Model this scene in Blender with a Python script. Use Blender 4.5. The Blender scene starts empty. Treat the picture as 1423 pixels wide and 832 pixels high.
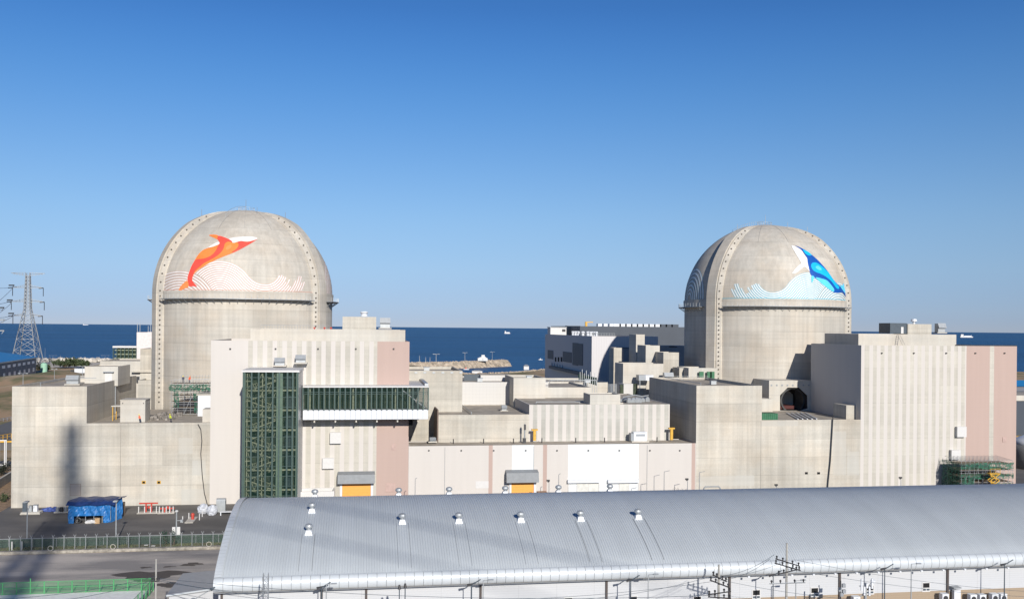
import bpy, bmesh, math, random
from mathutils import Vector, Matrix
from mathutils.geometry import delaunay_2d_cdt
random.seed(7)
SC = bpy.context.scene
COL = SC.collection
# ------------------------------------------------------------------ camera
F_PX, PHI, ROLL, CX, HY, EYE = 1300.0, math.radians(9.0), 0.0093, 711.5, 455.5, 40.0
cd = bpy.data.cameras.new('camera'); cam = bpy.data.objects.new('camera', cd); COL.objects.link(cam)
cd.sensor_width = 36.0; cd.lens = 36.0 * F_PX / 1423.0
cd.clip_start = 1.0; cd.clip_end = 300000.0
_sh = (HY - 416.0) / 1423.0
cd.shift_y = _sh
cam.matrix_world = (Matrix.Translation((0, 0, EYE)) @ Matrix.Rotation(-PHI, 4, 'Z')
                    @ Matrix.Rotation(math.radians(90), 4, 'X') @ Matrix.Rotation(ROLL, 4, 'Z'))
SC.camera = cam
# ------------------------------------------------------------------ world and sun
SUN_PSI, SUN_EL = math.radians(8.6), math.radians(22.0)
w = bpy.data.worlds.new("World"); SC.world = w; w.use_nodes = True
wn = w.node_tree.nodes; wl = w.node_tree.links
sky = wn.new('ShaderNodeTexSky'); sky.sky_type = 'NISHITA'; sky.sun_disc = False
sky.sun_elevation = SUN_EL; sky.sun_rotation = math.pi - SUN_PSI
sky.altitude = 0; sky.air_density = 0.8; sky.dust_density = 0.0; sky.ozone_density = 5.0
# clear winter air: the sky's tint from the horizon upward
_g = wn.new('ShaderNodeTexCoord'); _q = wn.new('ShaderNodeSeparateXYZ'); wl.new(_g.outputs['Generated'], _q.inputs[0])
_mr = wn.new('ShaderNodeMapRange'); wl.new(_q.outputs[2], _mr.inputs[0]); _mr.inputs[2].default_value = 1.0
_cr = wn.new('ShaderNodeValToRGB'); wl.new(_mr.outputs[0], _cr.inputs[0]); _cr.color_ramp.interpolation = 'B_SPLINE'
_st = [(.018, .535, .57, .814), (.06, .80, .75, .82), (.119, 1.03, .97, .93), (.193, .85, 1.0, 1.06), (.256, .66, .975, 1.13), (.32, .47, .84, 1.13), (.5, .34, .60, .84), (.9, .28, .48, .68)]
_cr.color_ramp.elements[0].position = .045; _cr.color_ramp.elements[1].position = .8
for _ in range(6): _cr.color_ramp.elements.new(.3)
for _e, (_z, _r, _gg, _b) in zip(_cr.color_ramp.elements, _st):
    pass
for _i, (_z, _r, _gg, _b) in enumerate(_st): _cr.color_ramp.elements[_i].position = _z; _cr.color_ramp.elements[_i].color = (_r / 1.4, _gg / 1.4, _b / 1.4, 1)
_vm = wn.new('ShaderNodeVectorMath'); _vm.operation = 'MULTIPLY'; wl.new(sky.outputs[0], _vm.inputs[0]); wl.new(_cr.outputs[0], _vm.inputs[1])
wl.new(_vm.outputs[0], wn['Background'].inputs[0]); wn['Background'].inputs[1].default_value = 0.118
sd = bpy.data.lights.new('sun', 'SUN'); sd.energy = 4.2; sd.angle = math.radians(0.5); sd.color = (1.0, 0.95, 0.875)
sun = bpy.data.objects.new('sun', sd); COL.objects.link(sun)
sdir = Vector((math.sin(SUN_PSI) * math.cos(SUN_EL), -math.cos(SUN_PSI) * math.cos(SUN_EL), math.sin(SUN_EL)))
sun.rotation_euler = sdir.to_track_quat('Z', 'Y').to_euler(); sun.location = (0, -50, 200)
SC.view_settings.view_transform = 'Standard'; SC.view_settings.look = 'None'
SC.view_settings.gamma = 1.0; SC.view_settings.exposure = 0.25
SC.render.engine = 'CYCLES'
SC.render.resolution_x = 1024; SC.render.resolution_y = 598

# ------------------------------------------------------------------ measuring helpers (photo pixel -> point at a chosen depth)
_s, _c = math.sin(PHI), math.cos(PHI)
def ray(x, y):
    dx, dy = x - CX, y - HY
    cr, sr = math.cos(ROLL), math.sin(ROLL)
    u = (dx * cr + dy * sr) / F_PX; v = (-dx * sr + dy * cr) / F_PX
    return Vector((_s + u * _c, _c - u * _s, -v))
def P(x, y, Y):
    r = ray(x, y); t = Y / r.y; return Vector((r.x * t, Y, EYE + r.z * t))
def G(x, y, z=0.0):
    r = ray(x, y); t = (z - EYE) / r.z; return Vector((r.x * t, r.y * t, z))
def PX(x, y, X):
    r = ray(x, y); t = X / r.x; return Vector((X, r.y * t, EYE + r.z * t))

# ------------------------------------------------------------------ materials
MATS = {}
class N:
    def __init__(s, name, rough=0.7, metal=0.0):
        s.m = bpy.data.materials.new(name); s.m.use_nodes = True
        s.t = s.m.node_tree; s.b = s.t.nodes['Principled BSDF']
        s.b.inputs['Roughness'].default_value = rough; s.b.inputs['Metallic'].default_value = metal
        s._pos = None
    def n(s, k, **kw):
        x = s.t.nodes.new(k)
        for a, b in kw.items(): setattr(x, a, b)
        return x
    def l(s, a, b):
        if hasattr(a, 'is_output') or isinstance(a, bpy.types.NodeSocket): s.t.links.new(a, b)
        else: b.default_value = a
    def math(s, op, *args):
        x = s.n('ShaderNodeMath', operation=op)
        for i, a in enumerate(args): s.l(a, x.inputs[i])
        return x.outputs[0]
    def xyz(s):
        if s._pos is None:
            g = s.n('ShaderNodeNewGeometry'); q = s.n('ShaderNodeSeparateXYZ'); s.l(g.outputs['Position'], q.inputs[0])
            s._pos = (g.outputs['Position'], q.outputs)
        return s._pos
    def noise(s, scale, detail=4.0, vec3=(1, 1, 1), rough=0.55):
        p = s.xyz()[0]; v = s.n('ShaderNodeVectorMath', operation='MULTIPLY'); s.l(p, v.inputs[0]); v.inputs[1].default_value = vec3
        t = s.n('ShaderNodeTexNoise'); s.l(v.outputs[0], t.inputs['Vector'])
        t.inputs['Scale'].default_value = scale; t.inputs['Detail'].default_value = detail; t.inputs['Roughness'].default_value = rough
        return t.outputs[0]
    def ramp(s, f, a, b, lo=0.0, hi=1.0):
        r = s.n('ShaderNodeMapRange'); s.l(f, r.inputs[0])
        for i, v in enumerate((a, b, lo, hi)): r.inputs[i + 1].default_value = v
        return r.outputs[0]
    def mix(s, f, a, b):
        x = s.n('ShaderNodeMix', data_type='RGBA'); s.l(f, x.inputs[0])
        for v, k in ((a, 6), (b, 7)):
            if isinstance(v, (tuple, list)): x.inputs[k].default_value = (*v[:3], 1)
            else: s.l(v, x.inputs[k])
        return x.outputs[2]
    def scale_col(s, col, f):
        x = s.n('ShaderNodeVectorMath', operation='SCALE')
        if isinstance(col, (tuple, list)): x.inputs[0].default_value = col[:3]
        else: s.l(col, x.inputs[0])
        s.l(f, x.inputs['Scale']); return x.outputs[0]
    def line(s, coord, pitch, width, off=0.0):       # 1 on thin periodic lines
        a = s.math('ADD', coord, 1000.0 * pitch + off); m = s.math('MODULO', a, pitch)
        return s.math('LESS_THAN', m, width)
    def color(s, c):
        if isinstance(c, (tuple, list)): s.b.inputs['Base Color'].default_value = (*c[:3], 1)
        else: s.l(c, s.b.inputs['Base Color'])
    def bump(s, h, strength=0.3, dist=0.05):
        x = s.n('ShaderNodeBump'); x.inputs['Strength'].default_value = strength; x.inputs['Distance'].default_value = dist
        s.l(h, x.inputs['Height']); s.l(x.outputs[0], s.b.inputs['Normal'])

def plain(name, col, rough=0.6, metal=0.0, var=0.10, scale=1.5):
    if name in MATS: return MATS[name]
    n = N(name, rough, metal)
    f = n.ramp(n.noise(scale, 5), 0.3, 0.7, 1 - var, 1 + var)
    n.color(n.scale_col(col, f)); MATS[name] = n.m; return n.m

def concrete_factor(n, amt=1.0, cyl=None):
    """weathering multiplier: lift joints, form panels, rain streaks, blotches"""
    pos, (x, y, z) = n.xyz()
    if cyl:   # angular coordinate round the shell
        ax = n.math('ARCTAN2', n.math('SUBTRACT', x, cyl[0]), n.math('SUBTRACT', cyl[1], y))
        h = n.math('MULTIPLY', ax, cyl[2])
    else:
        h = n.math('ADD', x, n.math('MULTIPLY', y, 1.0))
    st = n.ramp(n.noise(0.9, 5, (1, 1, 0.045)), 0.28, 0.72, 1 - .11 * amt, 1 + .07 * amt)
    bl = n.ramp(n.noise(0.09, 6), 0.3, 0.7, 1 - .11 * amt, 1 + .09 * amt)
    hz = n.ramp(n.noise(0.35, 4, (0.06, 0.06, 3.2)), 0.3, 0.7, 1 - .05 * amt, 1 + .05 * amt)
    fine = n.ramp(n.noise(3.5, 4), 0.3, 0.7, 1 - .04 * amt, 1 + .04 * amt)
    # pour lifts: each lift and bay keeps its own tone
    zi = n.math('FLOOR', n.math('DIVIDE', z, 4.4)); hi = n.math('FLOOR', n.math('DIVIDE', n.math('ADD', h, n.math('MULTIPLY', zi, 3.7)), 9.5))
    cv = n.n('ShaderNodeCombineXYZ'); n.l(zi, cv.inputs[0]); n.l(hi, cv.inputs[1])
    wnz = n.n('ShaderNodeTexWhiteNoise', noise_dimensions='3D'); n.l(cv.outputs[0], wnz.inputs[0])
    tone = n.ramp(wnz.outputs[0], 0, 1, 1 - .075 * amt, 1 + .045 * amt)
    l1 = n.line(z, 4.4, 0.10); l2 = n.line(h, 9.5, 0.07, 1.3); l3 = n.line(h, 1.22, 0.05); l4 = n.line(z, 1.1, 0.05)
    ln = n.math('MULTIPLY_ADD', l1, -.16 * amt, 1.0)
    ln = n.math('MULTIPLY_ADD', l2, -.12 * amt, ln)
    ln = n.math('MULTIPLY_ADD', l3, -.055 * amt, ln); ln = n.math('MULTIPLY_ADD', l4, -.035 * amt, ln)
    f = st
    for k in (bl, hz, fine, tone, ln): f = n.math('MULTIPLY', f, k)
    return f
CON = (0.500, 0.472, 0.412)
def concrete(name='concrete', col=CON, amt=1.0, cyl=None, rough=0.85):
    if name in MATS: return MATS[name]
    n = N(name, rough); f = concrete_factor(n, amt, cyl)
    warm = n.mix(n.ramp(n.noise(0.13, 4), 0.4, 0.7), col, (col[0] * 1.02, col[1] * .965, col[2] * .91))
    n.color(n.scale_col(warm, f)); n.bump(n.noise(4, 4), 0.15, 0.03)
    MATS[name] = n.m; return n.m
WHITE = (0.565, 0.530, 0.492); PINK = (0.445, 0.332, 0.288)
def striped(name, spans, stripe, base=CON):
    """painted facade. spans: list of (x0, x1, colour) solid areas; stripe: (x0, x1, pitch, white width, colour)"""
    n = N(name, 0.8); f = concrete_factor(n, 0.9)
    soft = n.math('MULTIPLY', n.ramp(n.noise(0.9, 5, (1, 1, 0.04)), .3, .7, .975, 1.015), n.math('MULTIPLY_ADD', n.line(n.xyz()[1][2], 1.1, .05), -.02, 1.0))
    x, y, z = n.xyz()[1]
    c = n.scale_col(base, f)
    if stripe:
        x0, x1, p, wd, col = stripe
        m = n.math('LESS_THAN', n.math('MODULO', n.math('SUBTRACT', x, x0), p), wd)
        m = n.math('MULTIPLY', m, n.math('MULTIPLY', n.math('GREATER_THAN', x, x0), n.math('LESS_THAN', x, x1)))
        c = n.mix(m, c, n.scale_col(col, soft))
    for (x0, x1, col) in spans:
        m = n.math('MULTIPLY', n.math('GREATER_THAN', x, x0), n.math('LESS_THAN', x, x1))
        c = n.mix(m, c, n.scale_col(col, soft))
    n.color(c); n.bump(n.noise(4, 4), 0.12, 0.03); return n.m

# ------------------------------------------------------------------ mesh builder
class MB:
    def __init__(s): s.v = []; s.f = []; s.mi = []; s.cur = 0
    def add(s, vs, fs):
        o = len(s.v); s.v += [tuple(q) for q in vs]; s.f += [tuple(i + o for i in f) for f in fs]; s.mi += [s.cur] * len(fs); return s
    def box(s, x0, x1, y0, y1, z0, z1):
        vs = [(x, y, z) for z in (z0, z1) for y in (y0, y1) for x in (x0, x1)]
        return s.add(vs, [(0, 2, 3, 1), (4, 5, 7, 6), (0, 1, 5, 4), (1, 3, 7, 5), (3, 2, 6, 7), (2, 0, 4, 6)])
    def prism(s, pts, z0, z1):          # pts: xy polygon (ccw)
        k = len(pts); vs = [(p[0], p[1], z0) for p in pts] + [(p[0], p[1], z1) for p in pts]
        return s.add(vs, [tuple(range(k))[::-1], tuple(range(k, 2 * k))] + [(i, (i + 1) % k, k + (i + 1) % k, k + i) for i in range(k)])
    def bar(s, a, b, r, r2=None, n=6, cap=True):
        a = Vector(a); b = Vector(b); d = (b - a)
        if d.length < 1e-6: return s
        r2 = r if r2 is None else r2; q = d.to_track_quat('Z', 'Y')
        vs = []
        for p, rr in ((a, r), (b, r2)):
            for i in range(n):
                t = 2 * math.pi * (i + .5) / n; vs.append(p + q @ Vector((rr * math.cos(t), rr * math.sin(t), 0)))
        fs = [(i, (i + 1) % n, n + (i + 1) % n, n + i) for i in range(n)]
        if cap: fs += [tuple(range(n))[::-1], tuple(range(n, 2 * n))]
        return s.add(vs, fs)
    def path(s, pts, r, n=5):
        for a, b in zip(pts[:-1], pts[1:]): s.bar(a, b, r, n=n)
        return s
    def lathe(s, c, prof, n=24):        # prof: (r, z)
        vs = []; fs = []
        for (r, z) in prof:
            for i in range(n):
                t = 2 * math.pi * i / n; vs.append((c[0] + r * math.cos(t), c[1] + r * math.sin(t), z))
        for j in range(len(prof) - 1):
            for i in range(n): fs.append((j * n + i, j * n + (i + 1) % n, (j + 1) * n + (i + 1) % n, (j + 1) * n + i))
        fs.append(tuple(range(n))[::-1]); fs.append(tuple(range((len(prof) - 1) * n, len(prof) * n)))
        return s.add(vs, fs)
    def blob(s, c, rx, ry, rz, jit=0.25, sub=1):
        bm = bmesh.new(); bmesh.ops.create_icosphere(bm, subdivisions=sub, radius=1)
        vs = []
        for v in bm.verts:
            k = 1 + random.uniform(-jit, jit); vs.append((c[0] + v.co.x * rx * k, c[1] + v.co.y * ry * k, c[2] + v.co.z * rz * k))
        fs = [tuple(q.index for q in f.verts) for f in bm.faces]; bm.free(); return s.add(vs, fs)
    def build(s, name, mat, parent=None, smooth=False):
        me = bpy.data.meshes.new(name); o0 = Vector(parent_loc(parent)) if parent else Vector((0, 0, 0))
        me.from_pydata([tuple(Vector(q) - o0) for q in s.v], [], s.f)
        for m in (mat if isinstance(mat, (list, tuple)) else [mat]): me.materials.append(m)
        for p, i in zip(me.polygons, s.mi): p.material_index = i; p.use_smooth = smooth
        me.validate(); me.update()
        o = bpy.data.objects.new(name, me); COL.objects.link(o)
        if parent: o.parent = parent
        return o
def parent_loc(p):
    v = Vector(p.location)
    while p.parent: p = p.parent; v += p.location
    return v
def tag(o, label=None, cat=None, group=None, kind=None):
    if label: o['label'] = label
    if cat: o['category'] = cat
    if group: o['group'] = group
    if kind: o['kind'] = kind
    return o
def thing(name, loc, label, cat, group=None):
    o = bpy.data.objects.new(name, None); COL.objects.link(o); o.location = loc; o.empty_display_size = .5
    return tag(o, label, cat, group)
def clone(o, loc, label, group=None):
    r = o.copy(); COL.objects.link(r); r.location = loc; r['label'] = label
    if group: r['group'] = group
    for ch in list(o.children):
        c = ch.copy(); COL.objects.link(c); c.parent = r
        for g in list(ch.children):
            d = g.copy(); COL.objects.link(d); d.parent = c
    return r
def B(name, mat, parent, *boxes):
    m = MB()
    for b in boxes: m.box(*b)
    return m.build(name, mat, parent)

# common materials
M_con = concrete(amt=1.25); M_con2 = concrete('concrete_pale', (0.525, 0.503, 0.452), .8)
M_roof = plain('roof_deck', (0.38, 0.335, 0.275), .9, var=.25, scale=.4)
M_white = plain('white_paint', (0.60, 0.59, 0.575), .55, var=.04)
M_wpan = plain('white_panel', (0.64, 0.66, 0.69), .4, var=.04)
M_greym = plain('grey_metal', (0.30, 0.32, 0.34), .45, .3, var=.08)
M_lightm = plain('galvanised', (0.40, 0.42, 0.43), .45, .4, var=.08)
M_dark = plain('dark_steel', (0.035, 0.035, 0.038), .5, var=.1)
M_black = plain('black_void', (0.008, 0.008, 0.009), .9)
M_orange = plain('orange_door', (0.80, 0.36, 0.07), .5, var=.04)
M_yellow = plain('yellow_paint', (0.60, 0.34, 0.035), .5, var=.12)
M_green = plain('green_paint', (0.03, 0.135, 0.065), .6, var=.2)
M_red = plain('red_paint', (0.5, 0.06, 0.04), .5)
M_blue = plain('blue_tarp', (0.02, 0.155, 0.42), .45, var=.25, scale=2.5)
M_navy = plain('navy_tarp', (0.015, 0.035, 0.12), .4, var=.3, scale=1.2)
M_louver = plain('louvre', (0.42, 0.42, 0.41), .5)
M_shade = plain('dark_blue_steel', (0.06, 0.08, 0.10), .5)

# ================================================================== SETTING
def grid_sheet(x0, x1, y0, y1, nx, ny, h):
    m = MB(); vs = []
    for j in range(ny + 1):
        for i in range(nx + 1):
            x = x0 + (x1 - x0) * i / nx; y = y0 + (y1 - y0) * j / ny; vs.append((x, y, h(x, y)))
    fs = [(j * (nx + 1) + i, j * (nx + 1) + i + 1, (j + 1) * (nx + 1) + i + 1, (j + 1) * (nx + 1) + i) for j in range(ny) for i in range(nx)]
    m.add(vs, fs); return m
# land: one sheet whose far edge is the coast
n = N('land', .95)
gr = n.mix(n.ramp(n.noise(.045, 7, (1, .5, 1), .65), .44, .58), (0.40, 0.265, 0.15), (0.17, 0.155, 0.06))
gr = n.mix(n.ramp(n.noise(.02, 6), .55, .68), gr, (0.50, 0.38, 0.26)); n.color(gr); n.bump(n.noise(.8, 6), .6, .5)
M_land = n.m
coast = [(-3000, 1045), (-420, 1042), (-240, 1046), (-60, 1040), (20, 1030), (52, 985)] + [(G(*p).x, G(*p).y) for p in ((636, 517.5), (650, 519.8), (700, 518.3), (730, 516.5), (765, 513.0))] + [(300, 1090), (420, 1060), (560, 900), (668, 867), (900, 830), (3000, 700)]
m = MB(); cm = [(x, y, 0) for x, y in coast]; sl = [(x, y + 14, -9) for x, y in coast]; nr = [(x, -3000, 0) for x, y in coast]
k = len(coast)
m.add(nr + cm + sl, [(i, i + 1, k + i + 1, k + i) for i in range(k - 1)] + [(k + i, k + i + 1, 2 * k + i + 1, 2 * k + i) for i in range(k - 1)])
tag(m.build('ground', M_land), kind='structure')
# sea
n = N('sea', .38); n.b.inputs['IOR'].default_value = 1.33
wv = n.noise(.05, 7, (1, 2.2, 1), .62); far = n.math('MULTIPLY', n.ramp(n.noise(.0005, 6, (.2, 2.5, 1)), .35, .65, .75, 1.35), n.ramp(n.noise(.012, 5, (.3, 1.6, 1), .7), .38, .62, .80, 1.25))
n.color(n.scale_col((0.008, 0.062, 0.155), far)); n.bump(wv, 1.0, 3.0)
n.b.inputs['Specular IOR Level'].default_value = .35
m = MB(); m.add([(-150000, 500, -8), (150000, 500, -8), (150000, 200000, -8), (-150000, 200000, -8)], [(0, 1, 2, 3)])
tag(m.build('sea', n.m), kind='structure')
# yard asphalt, road, base strip
n = N('asphalt_dark', .85)
a = n.mix(n.ramp(n.noise(.06, 6, (1, 2.5, 1)), .35, .7), (0.098, 0.092, 0.086), (0.172, 0.160, 0.147)); n.color(n.scale_col(a, n.ramp(n.noise(6, 3), .3, .7, .85, 1.15)))
M_asph = n.m
n = N('asphalt_worn', .9)
a = n.mix(n.ramp(n.noise(.045, 7, (1, 4.0, 1), .62), .40, .62), (0.27, 0.25, 0.235), (0.52, 0.465, 0.41)); n.color(n.scale_col(a, n.ramp(n.noise(5, 3), .3, .7, .88, 1.12)))
M_road = n.m
n = N('damp_patch', .5); n.color((0.05, 0.04, 0.034)); M_damp = n.m
def sheet(name, mat, pts, z):
    m = MB(); m.add([(x, y, z) for x, y in pts], [tuple(range(len(pts)))]); return tag(m.build(name, mat), kind='structure')
sheet('yard_asphalt', M_asph, [(-110, 178.2), (250, 178.2), (250, 330), (-76, 330), (-110, 215)], .008)
sheet('service_road', M_road, [(-140, 60), (-18, 60), (130, 60), (130, 173.2), (-140, 173.2)], .012)
for i, (px, py, rx, ry) in enumerate(((208, 799, 5.0, 3.0), (202, 788, .9, .5), (235, 787, 1.0, .4), (268, 783, 1.6, .8), (262, 785, 1.2, .5), (232, 812, 1.6, 1.4))):
    c = G(px, py); pts = []
    for q in range(22):
        t = 2 * math.pi * q / 22; k = 1 + .28 * math.sin(3 * t + i) + .12 * math.sin(7 * t + 2 * i); pts.append((c.x + rx * k * math.cos(t), c.y + ry * k * math.sin(t)))
    sheet('damp_patch', M_damp, pts, .020 + .003 * i)
n = N('planting', .95); n.color(n.mix(n.ramp(n.noise(.7, 6), .4, .62), (0.22, 0.17, 0.11), (0.10, 0.115, 0.045))); n.bump(n.noise(2.5, 6), .8, .25); M_plant = n.m
tag(B('planting_strip', M_plant, None, (-110, 0, 174.3, 178.1, -.3, .16)), kind='structure')
n = N('kerb', .85); n.color(n.scale_col((0.36, 0.33, 0.28), n.ramp(n.noise(1.3, 6), .35, .65, .55, 1.15))); M_kerb = n.m
tag(B('kerb', M_kerb, None, (-110, 0, 173.4, 174.3, -.3, .5)), kind='structure')
# brown hillside on the left behind the plant
def hill(x, y):
    a = math.exp(-((x + 205) / 34) ** 2 - ((y - 640) / 95) ** 2) * 9
    a += math.exp(-((x + 165) / 26) ** 2 - ((y - 560) / 70) ** 2) * 6
    a += math.exp(-((x + 190) / 40) ** 2 - ((y - 430) / 40) ** 2) * 4
    a += .9 * math.sin(x * .13 + y * .05) * math.sin(y * .041) * (1 if a > .5 else a * 2)
    return a - .35
tag(grid_sheet(-330, -95, 340, 900, 90, 120, hill).build('hillside', M_land, smooth=True), kind='structure')
# roads on the far left
n = N('far_road', .9); n.color(n.scale_col((0.13, 0.125, 0.12), n.ramp(n.noise(.6, 4), .3, .7, .9, 1.1))); M_frd = n.m
def strip_px(name, mat, pts, z):
    return sheet(name, mat, [(G(a, b, z).x, G(a, b, z).y) for a, b in pts], z)
strip_px('coast_road', M_frd, [(-60, 610), (60, 570), (60, 590), (-60, 640)], .03)
strip_px('lane', M_frd, [(-60, 585), (60, 558), (60, 566), (-60, 597)], .05)
strip_px('side_road', M_asph, [(-60, 640), (60, 640), (60, 715), (-60, 760)], .02)
strip_px('sand_verge', plain('sand', (.38, .27, .17), .95, var=.3, scale=.5), [(-60, 545), (60, 540), (60, 556), (-60, 575)], .04)
strip_px('verge', plain('dry_verge', (.30, .2, .12), .95, var=.4, scale=1.0), [(-20, 660), (16, 648), (16, 702), (-20, 722)], .035)

sheet('promenade', plain('pale_ground', (.52, .46, .38), .9, var=.3, scale=.12), [(-420, 905), (-180, 905), (-120, 960), (-60, 1030), (-60, 1038), (-420, 1040)], .06)
# ---- seawall rocks and breakwater
def rocks(name, label, path, wdt, ztop, zbot, cnt, size, mat, seed=1):
    random.seed(seed); m = MB()
    for _ in range(cnt):
        t = random.random() * (len(path) - 1); i = int(t); f = t - i
        a, b = Vector(path[i]), Vector(path[i + 1]); p = a.lerp(b, f); d = (b - a).normalized(); nrm = Vector((-d.y, d.x))
        q = random.uniform(-1, 1); off = q * wdt / 2; z = ztop - (ztop - zbot) * max(0, (abs(q) - .35) / .65)
        s = size * random.uniform(.6, 1.3)
        m.blob((p.x + nrm.x * off, p.y + nrm.y * off, z - s * .35), s, s * random.uniform(.7, 1.1), s * random.uniform(.6, 1), .3)
    o = m.build(name, mat); tag(o, label, 'rocks', kind='stuff'); return o
M_rock = plain('armour_rock', (.40, .33, .25), .9, var=.45, scale=.25)
M_rock2 = plain('pale_armour', (.50, .46, .40), .9, var=.35, scale=.2)
bwp = [(20, 1050), (60, 1068), (112, 1100), (150, 1140), (176, 1164)]
m = MB()
for (a, b) in zip(bwp[:-1], bwp[1:]):
    a = Vector(a); b = Vector(b); d = (b - a).normalized(); nn = Vector((-d.y, d.x))
    vs = []
    for p in (a, b):
        for o_, z in ((-12, -9), (-5, -1.2), (5, -1.2), (14, -9)): vs.append((p.x + nn.x * o_, p.y + nn.y * o_, z))
    m.add(vs, [(0, 4, 5, 1), (1, 5, 6, 2), (2, 6, 7, 3), (0, 1, 2, 3), (4, 7, 6, 5)])
tag(m.build('breakwater_mound', M_rock), kind='structure')
rocks('breakwater_armour', 'tumbled grey brown armour blocks covering the breakwater beyond the plant', bwp, 22, -.6, -8, 1500, 1.6, M_rock, 3)
rocks('seawall_armour', 'pale concrete armour blocks heaped along the left shoreline', [(-420, 1040), (-330, 1042), (-240, 1044), (-150, 1043), (-60, 1038)], 18, 3.2, -6, 1700, 2.1, M_rock2, 4)
rocks('beach_rocks', 'brown boulders along the inner harbour beach', [(G(*p).x, G(*p).y + 5) for p in ((640, 518.5), (650, 519.8), (700, 518.3), (730, 516.5), (765, 513.0))], 12, .3, -7, 500, 1.2, M_rock, 5)
# ================================================================== CONTAINMENTS
R0, ZS = 24.2, 48.4
def sph(cx, cy, psi, el, r):    # point on shell: psi from -Y toward +X
    return Vector((cx + r * math.cos(el) * math.sin(psi), cy - r * math.cos(el) * math.cos(psi), ZS + r * math.sin(el)))
def pix_to_sph(px, py, cx, cy):
    d = ray(px, py).normalized(); o = Vector((0, 0, EYE)) - Vector((cx, cy, ZS)); b = o.dot(d); disc = b * b - (o.length_squared - R0 * R0)
    t = -b - math.sqrt(max(disc, 0)); p = o + d * t
    return (math.atan2(p.x, -p.y), math.asin(max(-1, min(1, p.z / R0))))
def on_shell(cx, cy, psi, el, off):
    if el >= 0: return sph(cx, cy, psi, el, R0 + off)
    p = sph(cx, cy, psi, 0, R0 + off); p.z += el * R0; return p
def fill_poly(mb, pts, cx, cy, off, step=0.035):    # pts in (psi, el): a painted field that follows the dome
    vs = [Vector(p) for p in pts]; k = len(vs)
    # densify edges
    dense = []
    for i in range(k):
        a, b = vs[i], vs[(i + 1) % k]; q = max(1, int((b - a).length / step))
        for j in range(q): dense.append(a.lerp(b, j / q))
    kk = len(dense); edges = [(i, (i + 1) % kk) for i in range(kk)]
    x0 = min(v.x for v in dense); x1 = max(v.x for v in dense); y0 = min(v.y for v in dense); y1 = max(v.y for v in dense)
    inner = []; x = x0 + step * .47
    while x < x1:
        y = y0 + step * .41
        while y < y1: inner.append(Vector((x, y))); y += step
        x += step
    allv = dense + inner
    r = delaunay_2d_cdt(allv, edges, [list(range(kk))], 1, 1e-6)
    mb.add([on_shell(cx, cy, v.x, v.y, off) for v in r[0]], [tuple(f) for f in r[2]])
def ribbon(mb, pts, wd, cx, cy, off):   # pts (psi,el) centre line, wd in metres
    prev = None
    L = []
    for i, p in enumerate(pts):
        a = Vector(pts[max(0, i - 1)]); b = Vector(pts[min(len(pts) - 1, i + 1)]); d = b - a
        d.x *= math.cos(max(0, p[1])); 
        if d.length < 1e-9: d = Vector((1, 0))
        d.normalize(); nn = Vector((-d.y / max(.2, math.cos(max(0, p[1]))), d.x)) * (wd / 2 / R0)
        L.append((Vector(p) + nn, Vector(p) - nn))
    vs = []
    for a, b in L: vs += [on_shell(cx, cy, a.x, a.y, off), on_shell(cx, cy, b.x, b.y, off)]
    mb.add(vs, [(2 * i, 2 * i + 1, 2 * i + 3, 2 * i + 2) for i in range(len(L) - 1)])
def smooth_closed(pts, it=2):
    for _ in range(it):
        o = []
        for i in range(len(pts)):
            a = pts[i]; b = pts[(i + 1) % len(pts)]
            o += [(a[0] * .78 + b[0] * .22, a[1] * .78 + b[1] * .22), (a[0] * .22 + b[0] * .78, a[1] * .22 + b[1] * .78)]
        pts = o
    return pts
ZL = (5.929, 220, 310); ZR = (7.115, 1000, 330)
LCX, LCY, RCX, RCY = -33.3, 275.0, 122.7, 275.0
def zl(p): return pix_to_sph(ZL[1] + p[0] / ZL[0], ZL[2] + p[1] / ZL[0], LCX, LCY)
def zr(p): return pix_to_sph(ZR[1] + p[0] / ZR[0], ZR[2] + p[1] / ZR[0], RCX, RCY)

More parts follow.
